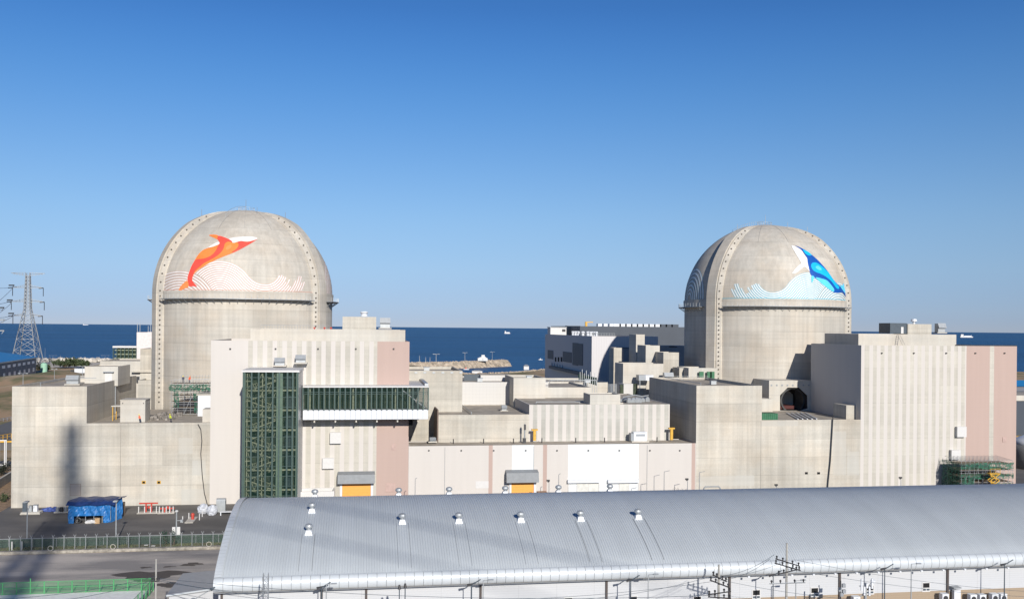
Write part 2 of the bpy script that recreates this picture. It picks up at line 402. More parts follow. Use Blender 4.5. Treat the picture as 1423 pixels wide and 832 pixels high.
def wave_lines():
    """lines in the left mural's drawing plane -> list of polylines in (psi, el), with their spacing index"""
    out = []
    BASE = 567
    def push(raw, keep):
        cur = []
        for p in raw:
            if keep(p): cur.append(zl(p))
            else:
                if len(cur) > 1: out.append(cur)
                cur = []
        if len(cur) > 1: out.append(cur)
    for kx in range(13):
        R = 288 - 21.5 * kx
        if R < 25: break
        push([(175 + R * math.cos(t * math.pi / 180), 690 - R * math.sin(t * math.pi / 180)) for t in range(180, -1, -2)], lambda p: p[1] < BASE and 40 < p[0] < 470)
    tops = [432, 428, 436, 440, 484, 462, 505, 520, 472, 428, 436, 485, 482]
    for kx in range(16):
        R = 280 - 18 * kx; raw = []
        ax, ay, bx, by = 505.0, 600.0, 885.0, 320.0; Rt = 192 + 18 * kx
        ja = math.atan2(by - ay, bx - ax)     # direction hump centre -> trough centre
        if R > 20:
            for q in range(81):
                t = math.pi + (ja + 2 * math.pi - math.pi) * q / 80 if False else math.pi * 1.08 + (2 * math.pi + ja - math.pi * 1.08) * q / 80
                raw.append((ax + R * math.cos(t), ay + R * math.sin(t)))
            t0 = ja + math.pi
            for q in range(1, 41):
                t = t0 + (math.pi / 2 - t0) * q / 40; raw.append((bx + Rt * math.cos(t), by + Rt * math.sin(t)))
        Rr = 120 + 17.5 * kx
        if kx < 13:
            for q in range(1, 41):
                t = math.pi / 2 * (1 - q / 40); raw.append((bx + Rr * math.cos(t), 392 + (Rr + .5 * kx) * math.sin(t)))
            top = tops[kx]
        else: top = 0
        def keep(p, top=top):
            if p[1] >= BASE: return False
            if math.hypot(p[0] - 175, p[1] - 690) < 300 and p[0] < 480: return False
            if p[0] > 905 and p[1] < top: return False
            return p[0] < 1236
        push(raw, keep)
    return out
WAVES = wave_lines()
OR1, RD, OR2, WH = (0.93, .22, .045), (0.88, .075, .05), (0.93, .27, .08), (0.74, .725, .70)
whaleL = [   # colour index, offset layer, points (drawing plane of the left dome)
 (3, 1, [(405,205),(440,183),(495,152),(512,172),(450,197)]),
 (3, 1, [(575,133),(620,120),(700,112),(780,112),(822,126),(800,146),(740,160),(690,158),(650,165),(610,172)]),
 (0, 2, [(822,130),(760,170),(690,210),(620,245),(540,275),(480,300),(430,325),(370,360),(330,385),(300,412),(285,440),(280,470),(255,475),(240,465),(250,420),(270,370),(300,310),(330,260),(370,222),(410,207),(450,197),(500,180),(512,152),(560,140),(620,168),(650,155),(690,150),(740,155),(800,140)]),
 (0, 2, [(412,100),(460,96),(500,104),(492,138),(470,126),(440,113)]),
 (1, 3, [(492,103),(550,120),(600,143),(617,164),(575,152),(547,170),(542,205),(520,242),(480,275),(430,305),(380,328),(335,368),(305,392),(296,410),(285,440),(280,470),(292,490),(326,525),(300,518),(285,520),(255,520),(245,480),(243,450),(258,400),(280,345),(310,298),(370,297),(430,275),(470,238),(492,192),(510,165),(500,150),(486,133)]),
 (1, 3, [(822,130),(760,170),(690,210),(620,243),(600,243),(640,218),(662,190),(660,167),(645,160),(682,147),(720,158),(760,152),(800,140)]),
 (2, 3, [(240,470),(252,492),(252,530),(210,540),(185,560),(165,568),(180,530),(205,500),(225,482)]),
 (2, 4, [(568,192),(590,178),(606,186),(600,208),(570,226),(553,218)])]
DB, CY, LB = (0.0, .075, .36), (0.0, .42, .80), (.10, .58, .86)
whaleR = [
 (3, 1, [(705,75),(760,92),(810,125),(840,175),(868,210),(872,260),(890,310),(895,348),(862,305),(838,288),(815,300),(780,335),(745,355),(710,358),(740,320),(770,285),(808,260),(790,225),(750,160),(720,110)]),
 (0, 2, [(735,78),(790,98),(850,128),(920,180),(980,235),(1030,290),(1075,345),(1110,400),(1150,450),(1190,485),(1225,520),(1250,560),(1270,632),(1255,620),(1235,570),(1210,540),(1170,550),(1120,542),(1080,505),(1050,480),(1000,450),(960,410),(920,392),(895,365),(883,310),(868,250),(865,205),(835,160),(800,115)]),
 (1, 3, [(818,118),(870,140),(915,177),(880,182),(850,167),(833,145)]),
 (1, 3, [(898,275),(915,250),(950,247),(1000,278),(1040,315),(1078,350),(1105,395),(1150,455),(1182,492),(1170,512),(1145,495),(1110,440),(1060,395),(1000,360),(950,345),(913,318)]),
 (2, 4, [(943,288),(970,278),(1000,303),(1006,325),(975,322),(950,308)]),
 (2, 3, [(942,390),(1000,404),(1060,422),(1100,470),(1132,512),(1125,542),(1080,512),(1040,482),(1000,452),(965,418)]),
 (2, 3, [(903,373),(938,387),(925,420),(907,458)]),
 (2, 3, [(1187,470),(1215,478),(1225,413),(1235,480),(1246,562),(1215,522),(1195,495)])]

TIGHT = set()
def tight(L): return abs(L[0][0]) < math.radians(68) and len(L) not in TIGHT_SKIP
TIGHT_SKIP = ()
M_cap = plain('cap_dark', (.13, .115, .10), .7)
def containment(cx, cy, label, side):
    t = thing('reactor_containment', (cx, cy, 0), label, 'reactor building')
    con = concrete('shell_concrete_%s' % ('a' if side < 0 else 'b'), (0.510, 0.478, 0.42), 1.15, (cx, cy, R0))
    prof = [(R0, 0.2), (R0, 20), (R0, 40), (R0, ZS)] + [(R0 * math.cos(a), ZS + R0 * math.sin(a)) for a in [math.radians(d) for d in range(3, 90, 3)]] + [(.3, ZS + R0)]
    m = MB(); m.lathe((cx, cy), prof, 128); sh = m.build('shell', con, t, smooth=True)
    # ring beam and gallery between the buttresses
    def arc_seg(m, p0, p1, r0, r1, z0, z1, nseg):
        for i in range(nseg):
            a = p0 + (p1 - p0) * i / nseg; b = p0 + (p1 - p0) * (i + 1) / nseg
            q = lambda ps, r, z: (cx + r * math.sin(ps), cy - r * math.cos(ps), z)
            vs = [q(a, r0, z0), q(a, r1, z0), q(b, r1, z0), q(b, r0, z0), q(a, r0, z1), q(a, r1, z1), q(b, r1, z1), q(b, r0, z1)]
            fs = [(0, 3, 2, 1), (4, 5, 6, 7), (1, 2, 6, 5)]
            if i == 0: fs.append((0, 1, 5, 4))
            if i == nseg - 1: fs.append((3, 7, 6, 2))
            m.add(vs, fs)
    segs = [(-53.5, 53.5), (66.5, 173.5), (186.5, 293.5)]
    for (d0, d1) in segs:
        a, b = math.radians(d0), math.radians(d1)
        m = MB(); arc_seg(m, a, b, R0 - .1, R0 + .35, 46.9, 49.0, 40); m.build('ring_beam', con, t)
    for (d0, d1) in [(-50.5, 50.5), (69, 171), (189, 291)]:
        a, b = math.radians(d0), math.radians(d1)
        m = MB(); arc_seg(m, a, b, R0 + .2, R0 + 1.9, 46.75, 46.92, 40); g = m.build('gallery', M_greym, t)
        for i in range(22):
            ps = a + (b - a) * (i + .5) / 22; q = lambda r, z: (cx + r * math.sin(ps), cy - r * math.cos(ps), z)
            m = MB(); m.bar(q(R0 + 1.75, 46.74), q(R0, 45.5), .06, n=4); m.build('bracket', M_greym, g)
        m = MB()
        for i in range(61):
            ps = a + (b - a) * i / 60; q = lambda z: (cx + (R0 + 1.8) * math.sin(ps), cy - (R0 + 1.8) * math.cos(ps), z)
            if i % 2 == 0: m.bar(q(46.9), q(48.0), .035, n=4)
            if i:
                for z in (47.45, 48.0): m.bar(pv(z), q(z), .03, n=4)
            pv = q
        m.build('railing', M_lightm, g)
    # buttresses
    for bi, deg in enumerate((-60, 60, 180)):
        ps = math.radians(deg)
        tan = Vector((math.cos(ps), math.sin(ps), 0))
        path = [(0.2, None), (ZS, None)] + [(None, math.radians(e)) for e in range(3, 79, 3)]
        def sec(h, e):
            if e is None: c = Vector((cx + R0 * math.sin(ps), cy - R0 * math.cos(ps), h)); rd = Vector((math.sin(ps), -math.cos(ps), 0)); fade = 1; hw = 1
            else:
                c = sph(cx, cy, ps, e, R0); rd = (c - Vector((cx, cy, ZS))).normalized(); fade = min(1, max(0.0, (math.radians(76) - e) / math.radians(26))); hw = 1
            D = 1.45 * fade ** .8
            W1, W2, W3 = 3.0, 2.0, 1.8
            W3k = W3
            pr = [(-W1, -.35), (-W1, .25 * fade), (-W2, D * .72), (-W3k - .02, D * .72), (-W3k, D * .5), (-W3k + .18, D * .5), (-W3k + .2, D), (W3k - .2, D), (W3k - .18, D * .5), (W3k, D * .5), (W3k + .02, D * .72), (W2, D * .72), (W1, .25 * fade), (W1, -.35)]
            return [c + tan * a * (0.55 + .45 * fade) + rd * b for a, b in pr], c, rd, fade, D
        m = MB(); vs = []; K = 14
        for h, e in path: vs += sec(h, e)[0]
        fs = [(i * K + j, i * K + j + 1, (i + 1) * K + j + 1, (i + 1) * K + j) for i in range(len(path) - 1) for j in range(K - 1)]
        m.add(vs, fs); bt = m.build('buttress', con, t)
        if bi < 2:     # tendon caps on the flank that faces the gallery front
            s_ = 1 if deg < 0 else -1
            capm = MB(); capm.lathe((0, 0), [(.21, -.1), (.21, .24), (.10, .34)], 8)
            cm_ = capm.build('tendon_cap', M_cap); cm_.parent = bt; first = True
            sites = [(19.5 + 1.28 * i, None) for i in range(23)] + [(None, math.radians(1.5 + 5.3 * i)) for i in range(12)]
            for h, e in sites:
                pts, c, rd, fade, D = sec(h, e)
                pos = c + tan * s_ * 2.5 * (0.55 + .45 * fade) + rd * (.25 * fade + D * .72) / 2
                nrm = (tan * s_ * (D * .72 - .25 * fade) + rd * 1.0).normalized()
                o = cm_ if first else cm_.copy()
                if not first: COL.objects.link(o); o.parent = bt
                first = False
                o.location = pos - parent_loc(bt); o.rotation_mode = 'QUATERNION'; o.rotation_quaternion = nrm.to_track_quat('Z', 'Y')
    # masts and top platform
    for d, e, h in ((-62, 58, 3.2), (62, 58, 3.0), (-5, 88, 3.2), (25, 68, 2.0)) :
        p = sph(cx, cy, math.radians(d), math.radians(e), R0 - .1); m = MB(); m.bar(p, p + Vector((0, 0, h)), .09, .05, n=5); m.build('lightning_rod', M_greym, t)
    m = MB(); p0 = None
    for i in range(17):
        q = sph(cx, cy, math.radians(-75 if side > 0 else -20), math.radians(60 + 1.8 * i), R0); qq = q + Vector((0, 0, 1.1)); m.bar(q, qq, .04, n=4)
        if p0 is not None: m.bar(p0, qq, .04, n=4)
        p0 = qq
    m.build('stair_rail', M_greym, t)
    m = MB(); top = ZS + R0
    for i in range(12):
        a, b = 2 * math.pi * i / 12, 2 * math.pi * (i + 1) / 12
        q = lambda a_, z: (cx + 2.2 * math.cos(a_), cy + 2.2 * math.sin(a_), z)
        m.bar(q(a, top - .2), q(a, top + .8), .05, n=4); m.bar(q(a, top + .8), q(b, top + .8), .04, n=4)
    m.build('top_rail', M_greym, t)
    # conduit lines down the dome
    for d in ((-18, 5, 30) if side < 0 else (-30, 0)):
        m = MB(); pts = [sph(cx, cy, math.radians(d), math.radians(e), R0 + .05) for e in range(46, 86, 4)]; m.path(pts, .025, 4); m.build('conduit', M_greym, t)
    # painted murals
    sg = 1 if side < 0 else -1
    white = plain('mural_white', WH, .6, var=.10, scale=.6); tint = plain('mural_tint_%d' % side, (.62, .36, .29) if side < 0 else (.10, .46, .60), .6, var=.03)
    m = MB()
    lines = [[(sg * p[0], p[1]) for p in L] for L in WAVES]
    for s0 in (-1, 1):      # humps on the shell behind the front buttresses
        for kx in range(7):
            r = (8.3 - 1.1 * kx) / R0; c0 = s0 * math.radians(90)
            L = [(c0 + r * math.cos(q * math.pi / 24), .03 + r * 1.15 * math.sin(q * math.pi / 24)) for q in range(25)]
            L = [p for p in L if math.radians(69) < abs(p[0]) < math.radians(112)]
            if len(L) > 2: lines.append(L)
    for L in lines:
        tw_ = tight(L)
        m.cur = 1; ribbon(m, L, .66 if not tw_ else .52, cx, cy, .035)
        m.cur = 0; ribbon(m, L, .44 if not tw_ else .33, cx, cy, .055)
    m.cur = 1; ribbon(m, [(math.radians(a), .032) for a in range(-54, 55, 2)], .14, cx, cy, .07)
    m.build('wave_mural', [white, tint], t)
    m = MB()
    cols = (OR1, RD, OR2, WH) if side < 0 else (DB, CY, LB, WH)
    for ci, lay, pts in (whaleL if side < 0 else whaleR):
        m.cur = ci; f = zl if side < 0 else zr
        fill_poly(m, [f(p) for p in smooth_closed(pts, 2)], cx, cy, .07 + .022 * lay)
    m.build('whale_mural', [plain('whale_%d_%d' % (side, i), c, .6, var=.10, scale=.5) for i, c in enumerate(cols)], t)
    return t
containment(LCX, LCY, 'domed concrete reactor building painted with a leaping orange whale above pale waves', -1)
containment(RCX, RCY, 'domed concrete reactor building painted with a diving blue whale above pale blue waves', 1)
# ================================================================== BUILDINGS
def mass(parent, mat, x0, x1, y0, y1, z0, z1, para=.8, th=.45, name='wall', roof=M_roof):
    """walls with a parapet; the roof deck sits behind it"""
    m = MB(); zr_ = z1 - para; i0, i1, j0, j1 = x0 + th, x1 - th, y0 + th, y1 - th
    vs = [(x0, y0, z0), (x1, y0, z0), (x1, y1, z0), (x0, y1, z0), (x0, y0, z1), (x1, y0, z1), (x1, y1, z1), (x0, y1, z1),
          (i0, j0, z1), (i1, j0, z1), (i1, j1, z1), (i0, j1, z1), (i0, j0, zr_ - .3), (i1, j0, zr_ - .3), (i1, j1, zr_ - .3), (i0, j1, zr_ - .3)]
    fs = []
    for a in range(4):
        b = (a + 1) % 4; fs += [(a, b, 4 + b, 4 + a), (4 + a, 4 + b, 8 + b, 8 + a), (8 + a, 8 + b, 12 + b, 12 + a)]
    m.add(vs, fs); wl_ = m.build(name, mat, parent)
    B('roof', roof, parent, (i0 - .1, i1 + .1, j0 - .1, j1 + .1, zr_ - .3, zr_))
    return wl_
YF = 217.0
def ahu(loc, label, sx=2.4, sy=1.6, sz=1.8, mat=None):
    """air handling unit: casing, hood, base"""
    t = thing('air_handling_unit', loc, label, 'air unit'); x, y, z = loc
    B('casing', mat or M_lightm, t, (x - sx / 2, x + sx / 2, y - sy / 2, y + sy / 2, z + .3, z + sz))
    m = MB(); m.add([(x - sx / 2 - .1, y - sy / 2 - .6, z + sz * .55), (x + sx / 2 + .1, y - sy / 2 - .6, z + sz * .55), (x + sx / 2 + .1, y - sy / 2 + .05, z + sz + .1), (x - sx / 2 - .1, y - sy / 2 + .05, z + sz + .1), (x - sx / 2 - .1, y - sy / 2 + .05, z + sz * .5), (x + sx / 2 + .1, y - sy / 2 + .05, z + sz * .5)],
                    [(0, 1, 2, 3), (0, 3, 4), (1, 5, 2), (0, 4, 5, 1)]); m.build('hood', M_lightm, t)
    B('base', M_con2, t, (x - sx / 2 - .4, x + sx / 2 + .4, y - sy / 2 - .3, y + sy / 2 + .3, z, z + .28))
    return t

# ---- auxiliary building, left unit (bare concrete)
def aux(x0, xs, x1, zh, zl_, yb_high, yb_low, label, extra=None):
    t = thing('auxiliary_building', ((x0 + x1) / 2, YF, 0), label, 'concrete building')
    mass(t, M_con, x0, xs, YF, yb_high, -.3, zh, .7, name='tall_wing')
    m = MB(); m.box(xs + .004, x1 - .01, YF, yb_low, -.3, zl_ - .25); m.build('low_wing', M_con, t)
    B('roof', M_roof, t, (xs + .3, x1 - .3, YF + .5, yb_low + 1, zl_ - .24, zl_ - .1))
    B('parapet', M_con, t, (xs + .004, x1 - .01, YF + .0, YF + .45, zl_ - .25, zl_ + .05))
    return t
t1 = aux(-75.1, -59.8, -33.7, 26.35, 18.2, 262, 252, 'stained bare concrete block on the left with a tarp shed at its foot')
t2 = aux(79.8, 96.6, 122.7, 26.45, 17.9, 255, 252, 'bare concrete block with two roof levels in front of the blue whale dome')
# marks on the faces
def patch(parent, name, x0, y0, x1, y1, mat, Y=YF, d=.04):
    a = P(x0, y1, Y); b = P(x1, y0, Y); return B(name, mat, parent, (a.x, b.x, Y - d, Y + .1, a.z, b.z))
M_pale = concrete('repaired_concrete', (0.485, 0.47, 0.425), .5); M_pinkish = concrete('pinkish_concrete', (0.44, 0.39, 0.345), .6)
for q in ((97.5, 672, 112, 688),): 
    patch(t1, 'hatch_panel_frame', q[0] - .4, q[1] - .4, q[2] + .4, q[3] + .4, plain('rust_line', (.25, .15, .1), .8), d=.02); patch(t1, 'hatch_panel', *q, M_pinkish)
patch(t1, 'repaired_patch', 248, 608, 268, 630, M_pale, d=.012); patch(t1, 'repaired_patch', 252, 679, 285, 704, M_pale, d=.012)
patch(t1, 'repaired_patch', 267, 639, 286, 660, M_pale, d=.012)
for q in ((197, 667.5, 202.5, 672), (218, 667.5, 223.5, 672)):
    patch(t1, 'vent_frame', *q, M_yellow, d=.05); patch(t1, 'vent_opening', q[0] + 1, q[1] + .8, q[2] - 1, q[3] - .8, M_black, d=.07)
for q in ((1118.5, 655.5, 1122.5, 658.5), (1135.5, 655.5, 1139.5, 658.5)): patch(t2, 'vent_opening', *q, M_black, d=.05)
patch(t2, 'repaired_patch', 1157, 599, 1176, 660, M_pale, d=.012); patch(t2, 'repaired_patch', 1177, 627, 1194, 660, M_pale, d=.012); patch(t2, 'repaired_patch', 1058, 584.5, 1109, 592, M_pale, d=.012)
patch(t2, 'repaired_patch', 972, 660, 1048, 676, M_pale, d=.012)
for px_, pt in ((167, t1), (1056.5, t2)):
    a = P(px_, 700, YF); z1 = 18.1 if pt is t1 else 17.8; B('joint', plain('joint_dark', (.15, .14, .13), .9), pt, (a.x - .03, a.x + .03, YF - .02, YF + .1, 0, z1 if px_ < 500 else 17.8))
# corner trim of the tall wing shade joint
B('drain_pipe', M_greym, t1, (-59.78, -59.6, 240.4, 240.7, 18.2, 26.2))
# hanging hoses
def hose(px_pts, Y, label, r=.09):
    m = MB(); m.path([P(a, b, Y) for a, b in px_pts], r, 6); return tag(m.build('hose', M_dark), label, 'hose')
hose([(275, 589), (279, 596), (280.5, 612), (279, 630), (281, 660), (284, 685), (288, 700)], YF - .4, 'black hose hanging down the concrete wall above the white sacks')
hose([(1157.5, 579), (1157, 590), (1155.5, 615), (1154, 640), (1151, 668), (1148.5, 700)], YF - .4, 'black hose hanging down the concrete wall left of the white striped block', .14)

# ---- striped fuel building, both units
def fuel(x0, x1, y1, ztop, mat, label, xp=None):
    t = thing('fuel_building', ((x0 + x1) / 2, YF, 0), label, 'building')
    mass(t, mat, x0, x1, YF, y1, -.3, ztop, .5, name='wall')
    return t
XA, XB = -33.7, 10.45
sA = striped('facade_left', [(XA - 1, P(345, 480, YF).x, WHITE), (P(524.5, 480, YF).x, 20, PINK)], (P(345, 480, YF).x + 1.0, P(524.5, 480, YF).x, 2.16, 1.0, WHITE))
fA = fuel(XA, XB, 247, 36.6, sA, 'tall pale striped block with a pink panel behind the green glass stair tower')
XC, XD = 122.7, 165.7
sB = striped('facade_right', [(XC - 1, XC + .9, WHITE), (P(1343, 500, YF).x, P(1375.5, 500, YF).x, PINK), (P(1381.5, 500, YF).x, 190, PINK)], (XC + 2.2, P(1343.5, 500, YF).x, 2.02, .98, WHITE))
fB = fuel(XC, XD, 243.5, 36.5, sB, 'tall white striped block with two pink panels at the right end')
B('roof_edge', M_dark, fB, (148.6, XD - .01, YF + .01, YF + .5, 36.49, 36.75))
# small fixings along the top
for fx, ys, pr in (((320, 383, 442, 494.5, 547), 484.5, fA), ((1225, 1269.5, 1314.5, 1355, 1395.5), 490.5, fB)):
    for a in fx: q = P(a, ys, YF); B('wall_light', M_dark, pr, (q.x - .18, q.x + .18, YF - .3, YF, q.z - .15, q.z + .15))
# upper roof blocks
def up(px0, pxl, Ymid, y_t, y_b, x0, x1, yb, label, bx0, bx1, bzt):
    zt = P((px0 + pxl) / 2, y_t, Ymid).z; t = thing('roof_block', ((x0 + x1) / 2, Ymid, 35), label, 'roof structure')
    mass(t, M_con2, x0, x1, Ymid, yb, 35, zt, .5); 
    mm = mass(t, M_con, bx0, bx1, Ymid + .35, Ymid + 7, zt - 1.6, bzt, .4, name='stair_head'); return t, zt
ub, z_ = up(348, 563, 225, 457.5, 474, -26.1, 9.8, 246, 'pale concrete upper storey with stair head set back on the left striped block', -5.0, 2.9, 42.3)
ub2, z2_ = up(1157, 1329, 225, 464, 479, 126.4, 154.1, 243, 'pale concrete upper storey with stair head on the right striped block', 140.4, 147.2, 42.0)
# left end of the right upper block runs back behind the wall
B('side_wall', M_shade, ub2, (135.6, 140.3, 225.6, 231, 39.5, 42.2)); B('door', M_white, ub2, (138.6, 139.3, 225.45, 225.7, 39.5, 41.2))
def px_ahu(px, py, Y, label, sx, sz, mat=None): q = P(px, py, Y); return ahu((q.x, q.y, q.z), label, sx, 1.6, sz, mat)
px_ahu(535, 457, 228, 'silver air unit with ducts beside the stair head on the left striped block', 2.3, 2.6)
q = P(506, 439, 228); m = MB(); m.lathe((q.x, q.y), [(.9, q.z - .1), (.7, q.z + .5), (.95, q.z + .8), (.8, q.z + 1.1)], 12); tag(m.build('roof_vent', M_wpan), 'white cowl vent on top of the left stair head', 'vent')
px_ahu(1306, 463, 228, 'silver air unit beside the stair head on the right striped block', 2.0, 2.6)
q = P(1270, 449, 229); m = MB(); m.lathe((q.x, q.y), [(.3, q.z - .2), (.3, q.z + .3), (.8, q.z + .5), (.7, q.z + 1.1)], 12); tag(m.build('roof_vent', M_wpan), 'white cowl vent on top of the right stair head', 'vent')
m = MB(); q0 = P(1249, 465, 224.6); q1 = P(1256, 479, 222.0)
for dx in (-.35, .35): m.bar(q0 + Vector((dx, 0, 0)), q1 + Vector((dx, 0, 0)), .06)
for i in range(9): a = q0.lerp(q1, i / 8); m.bar(a + Vector((-.35, 0, 0)), a + Vector((.35, 0, 0)), .04)
tag(m.build('ladder', M_con2), 'leaning access ladder on the roof step of the right striped block', 'ladder')
m = MB()      # roof rail behind the left block
for i in range(24):
    a = P(360 + i * 4, 457, 236); m.bar((a.x, 240, z_ - .3), (a.x, 240, z_ + .9), .04, n=4)
m.bar((P(360, 457, 236).x, 240, z_ + .9), (P(452, 457, 236).x, 240, z_ + .9), .05); tag(m.build('roof_railing', M_greym), 'thin grey roof railing along the left upper storey in front of the dome', 'railing')
random.seed(5)
for i, (a, c_, nm) in enumerate(((437, M_red, 'red fire valve at the left of the row by the dome foot'), (451, M_red, 'red fire valve in the middle of the row by the dome foot'), (460, M_red, 'red fire valve at the right of the row by the dome foot'))):
    q = P(a, 455, 232); m = MB(); m.bar((q.x, 232, z_ - .2), (q.x, 232, z_ + .5), .16); m.bar((q.x - .3, 232, z_ + .35), (q.x + .3, 232, z_ + .35), .1); tag(m.build('fire_valve', c_), nm, 'valve', 'fire valves on the left upper roof')

# louvre boxes on the facades
def wallbox(x0, y0, x1, y1, label, parent=None):
    a = P(x0, y1, YF - .9); b = P(x1, y0, YF - .9); t = thing('louvre_box', (a.x, YF, a.z), label, 'louvre box')
    B('casing', M_white, t, (a.x, b.x, YF - 1.0, YF + .05, a.z, b.z))
    m = MB(); hh = (b.z - a.z)
    for i in range(int(hh / .3)): m.box(a.x - .05, a.x - .003, YF - .9, YF - .1, a.z + .12 + i * .3, a.z + .2 + i * .3)
    m.build('louvre', M_greym, t); return t
wallbox(458.5, 600.5, 474, 616, 'upper white louvre box on the left striped wall under the glass bridge')
wallbox(448, 636, 464, 651, 'lower white louvre box on the left striped wall near the loading door')
wallbox(1330, 592.5, 1343, 607, 'upper white louvre box on the right striped wall beside the pink panel')
wallbox(1322, 625, 1335, 638.5, 'lower white louvre box on the right striped wall above the scaffold')
for q, lb in (((544, 617, 550, 625), 'small pink wall panel high on the left pink stripe'), ((536, 671, 549, 683), 'large pink louvre low on the left pink stripe'), ((1393, 607, 1398.5, 614), 'small pink louvre on the right pink panel')):
    a = P(q[0], q[3], YF); b = P(q[2], q[1], YF); o = B('wall_louvre', plain('pink_louvre', (.46, .33, .29), .7), None, (a.x, b.x, YF - .12, YF + .05, a.z, b.z)); tag(o, lb, 'louvre')

# ---- green glass stair tower and bridge
def glass_mat():
    n = N('green_glass', .05); n.color((0.018, 0.055, 0.045)); n.b.inputs['Alpha'].default_value = .22; n.b.inputs['IOR'].default_value = 1.5; n.b.inputs['Specular IOR Level'].default_value = .8
    return n.m
M_glass = glass_mat()
M_mull = plain('green_mullion', (0.075, 0.115, 0.105), .3, .2, var=.1)
M_in = plain('olive_steel', (0.40, 0.43, 0.29), .6, var=.2)
M_inw = plain('inner_wall', (0.045, 0.06, 0.035), .8, var=.5, scale=.6)
TX0, TX1, TY0, TZ = -27.0, -13.55, 202.5, 30.35
q = P(337, 514, TY0); TX0 = q.x; q = P(415.3, 515, TY0); TX1 = q.x; TZ = q.z
tw = thing('glass_stair_tower', ((TX0 + TX1) / 2, TY0, 0), 'tall green glass stair tower with vertical fins standing before the striped wall', 'glass tower')
B('back_wall', M_inw, tw, (TX0 + .1, TX1 - .1, TY0 + 4.4, TY0 + 4.6, 0, TZ - .5))
B('side_wall', M_con2, tw, (TX0, TX0 + .2, TY0 + .5, YF - .01, 0, TZ - .3))
sw = B('side_wall', M_white, tw, (TX1 - .2, TX1, TY0 + .9, YF - .01, 0, TZ - .3))
B('roof', M_white, tw, (TX0 - .15, TX1 + .15, TY0 - .3, YF - .01, TZ - .3, TZ + .12))
B('glass', M_glass, tw, (TX0 + .02, TX1 - .02, TY0 + .1, TY0 + .14, 0, TZ - .32))
B('side_glass', M_glass, tw, (TX1 - .01, TX1 + .03, TY0 + .15, YF - 3.5, 0, TZ - .32))
wT = TX1 - TX0
fr = [0.03, .165, .29, .42, .54, .655, .80, .895, .985]
for f in fr:
    x = TX0 + wT * f; B('fin', M_mull, tw, (x - .16, x + .16, TY0 - .32, TY0 + .09, 0, TZ - .31))
for f0, f1 in ((.60, .72), (0.0, .06), (.95, 1.0)):
    B('column_panel', plain('green_panel', (.085, .135, .095), .4), tw, (TX0 + wT * f0 + .05, TX0 + wT * f1 - .05, TY0 + .02, TY0 + .09, 0, TZ - .5))
zz = 1.0; fl = 0
while zz < TZ - 2:
    B('floor_beam', M_in, tw, (TX0 + wT * .70, TX1 - .3, TY0 + .4, TY0 + .6, zz, zz + .35))
    m = MB()   # stair flights with stringers and braces
    a0, a1 = TX0 + wT * .10, TX0 + wT * .58
    s_ = 1 if fl % 2 == 0 else -1
    A, Bb = (a0, a1) if s_ > 0 else (a1, a0)
    m.bar((A, TY0 + 1.2, zz), (Bb, TY0 + 1.2, zz + 2.1), .14, n=4); m.bar((Bb, TY0 + 2.6, zz + 2.1), (A, TY0 + 2.6, zz + 4.2), .14, n=4)
    m.bar((A, TY0 + 1.2, zz + 1.0), (Bb, TY0 + 1.2, zz + 3.1), .06, n=4)
    for i in range(9):
        f = i / 8; m.bar((A + (Bb - A) * f, TY0 + 1.2, zz + 2.1 * f), (A + (Bb - A) * f, TY0 + 1.2, zz + 2.1 * f + 1.0), .04, n=4)
    m.box(min(a0, a1) - .5, min(a0, a1) + .5, TY0 + .6, TY0 + 3, zz + 2.0, zz + 2.15)
    m.build('stair_flight', M_in, tw)
    B('stair_landing', M_in, tw, (a0 - .4, a1 + .3, TY0 + .5, TY0 + .7, zz, zz + .22))
    m = MB()
    for i in range(4):
        xx = a0 + (a1 - a0) * i / 4; xw = (a1 - a0) / 4; m.bar((xx, TY0 + .8, zz + (.2 if i % 2 else 3.8)), (xx + xw, TY0 + .8, zz + (3.8 if i % 2 else .2)), .07, n=4)
    m.build('brace', M_in, tw)
    B('curtain', plain('inner_blue', (.03, .05, .06), .5), tw, (TX0 + wT * .76, TX0 + wT * (.86 + .03 * (fl % 3)), TY0 + 1.0, TY0 + 1.1, zz + .5, zz + 3.2))
    zz += 4.2; fl += 1
for f in (.08, .35, .62, .9): B('spandrel_bracket', M_in, tw, (TX0 + wT * f - .1, TX0 + wT * f + .1, TY0 + .5, TY0 + 4.3, 0, TZ - .6))
m = MB(); z = 2.0
while z < TZ - 1: m.box(TX0 + .05, TX1 - .05, TY0 - .02, TY0 + .09, z, z + .10); z += 2.08
m.build('transom_grid', M_mull, tw)
for a_, lb in ((389, 'left grey hooded unit on the wall above the glass tower roof'), (418, 'right grey hooded unit on the wall above the glass tower roof')):
    q = P(a_, 509 if a_ < 400 else 505, YF - 1.2); ahu((q.x, q.y, q.z), lb, 2.1, 1.6, 1.9, M_lightm)
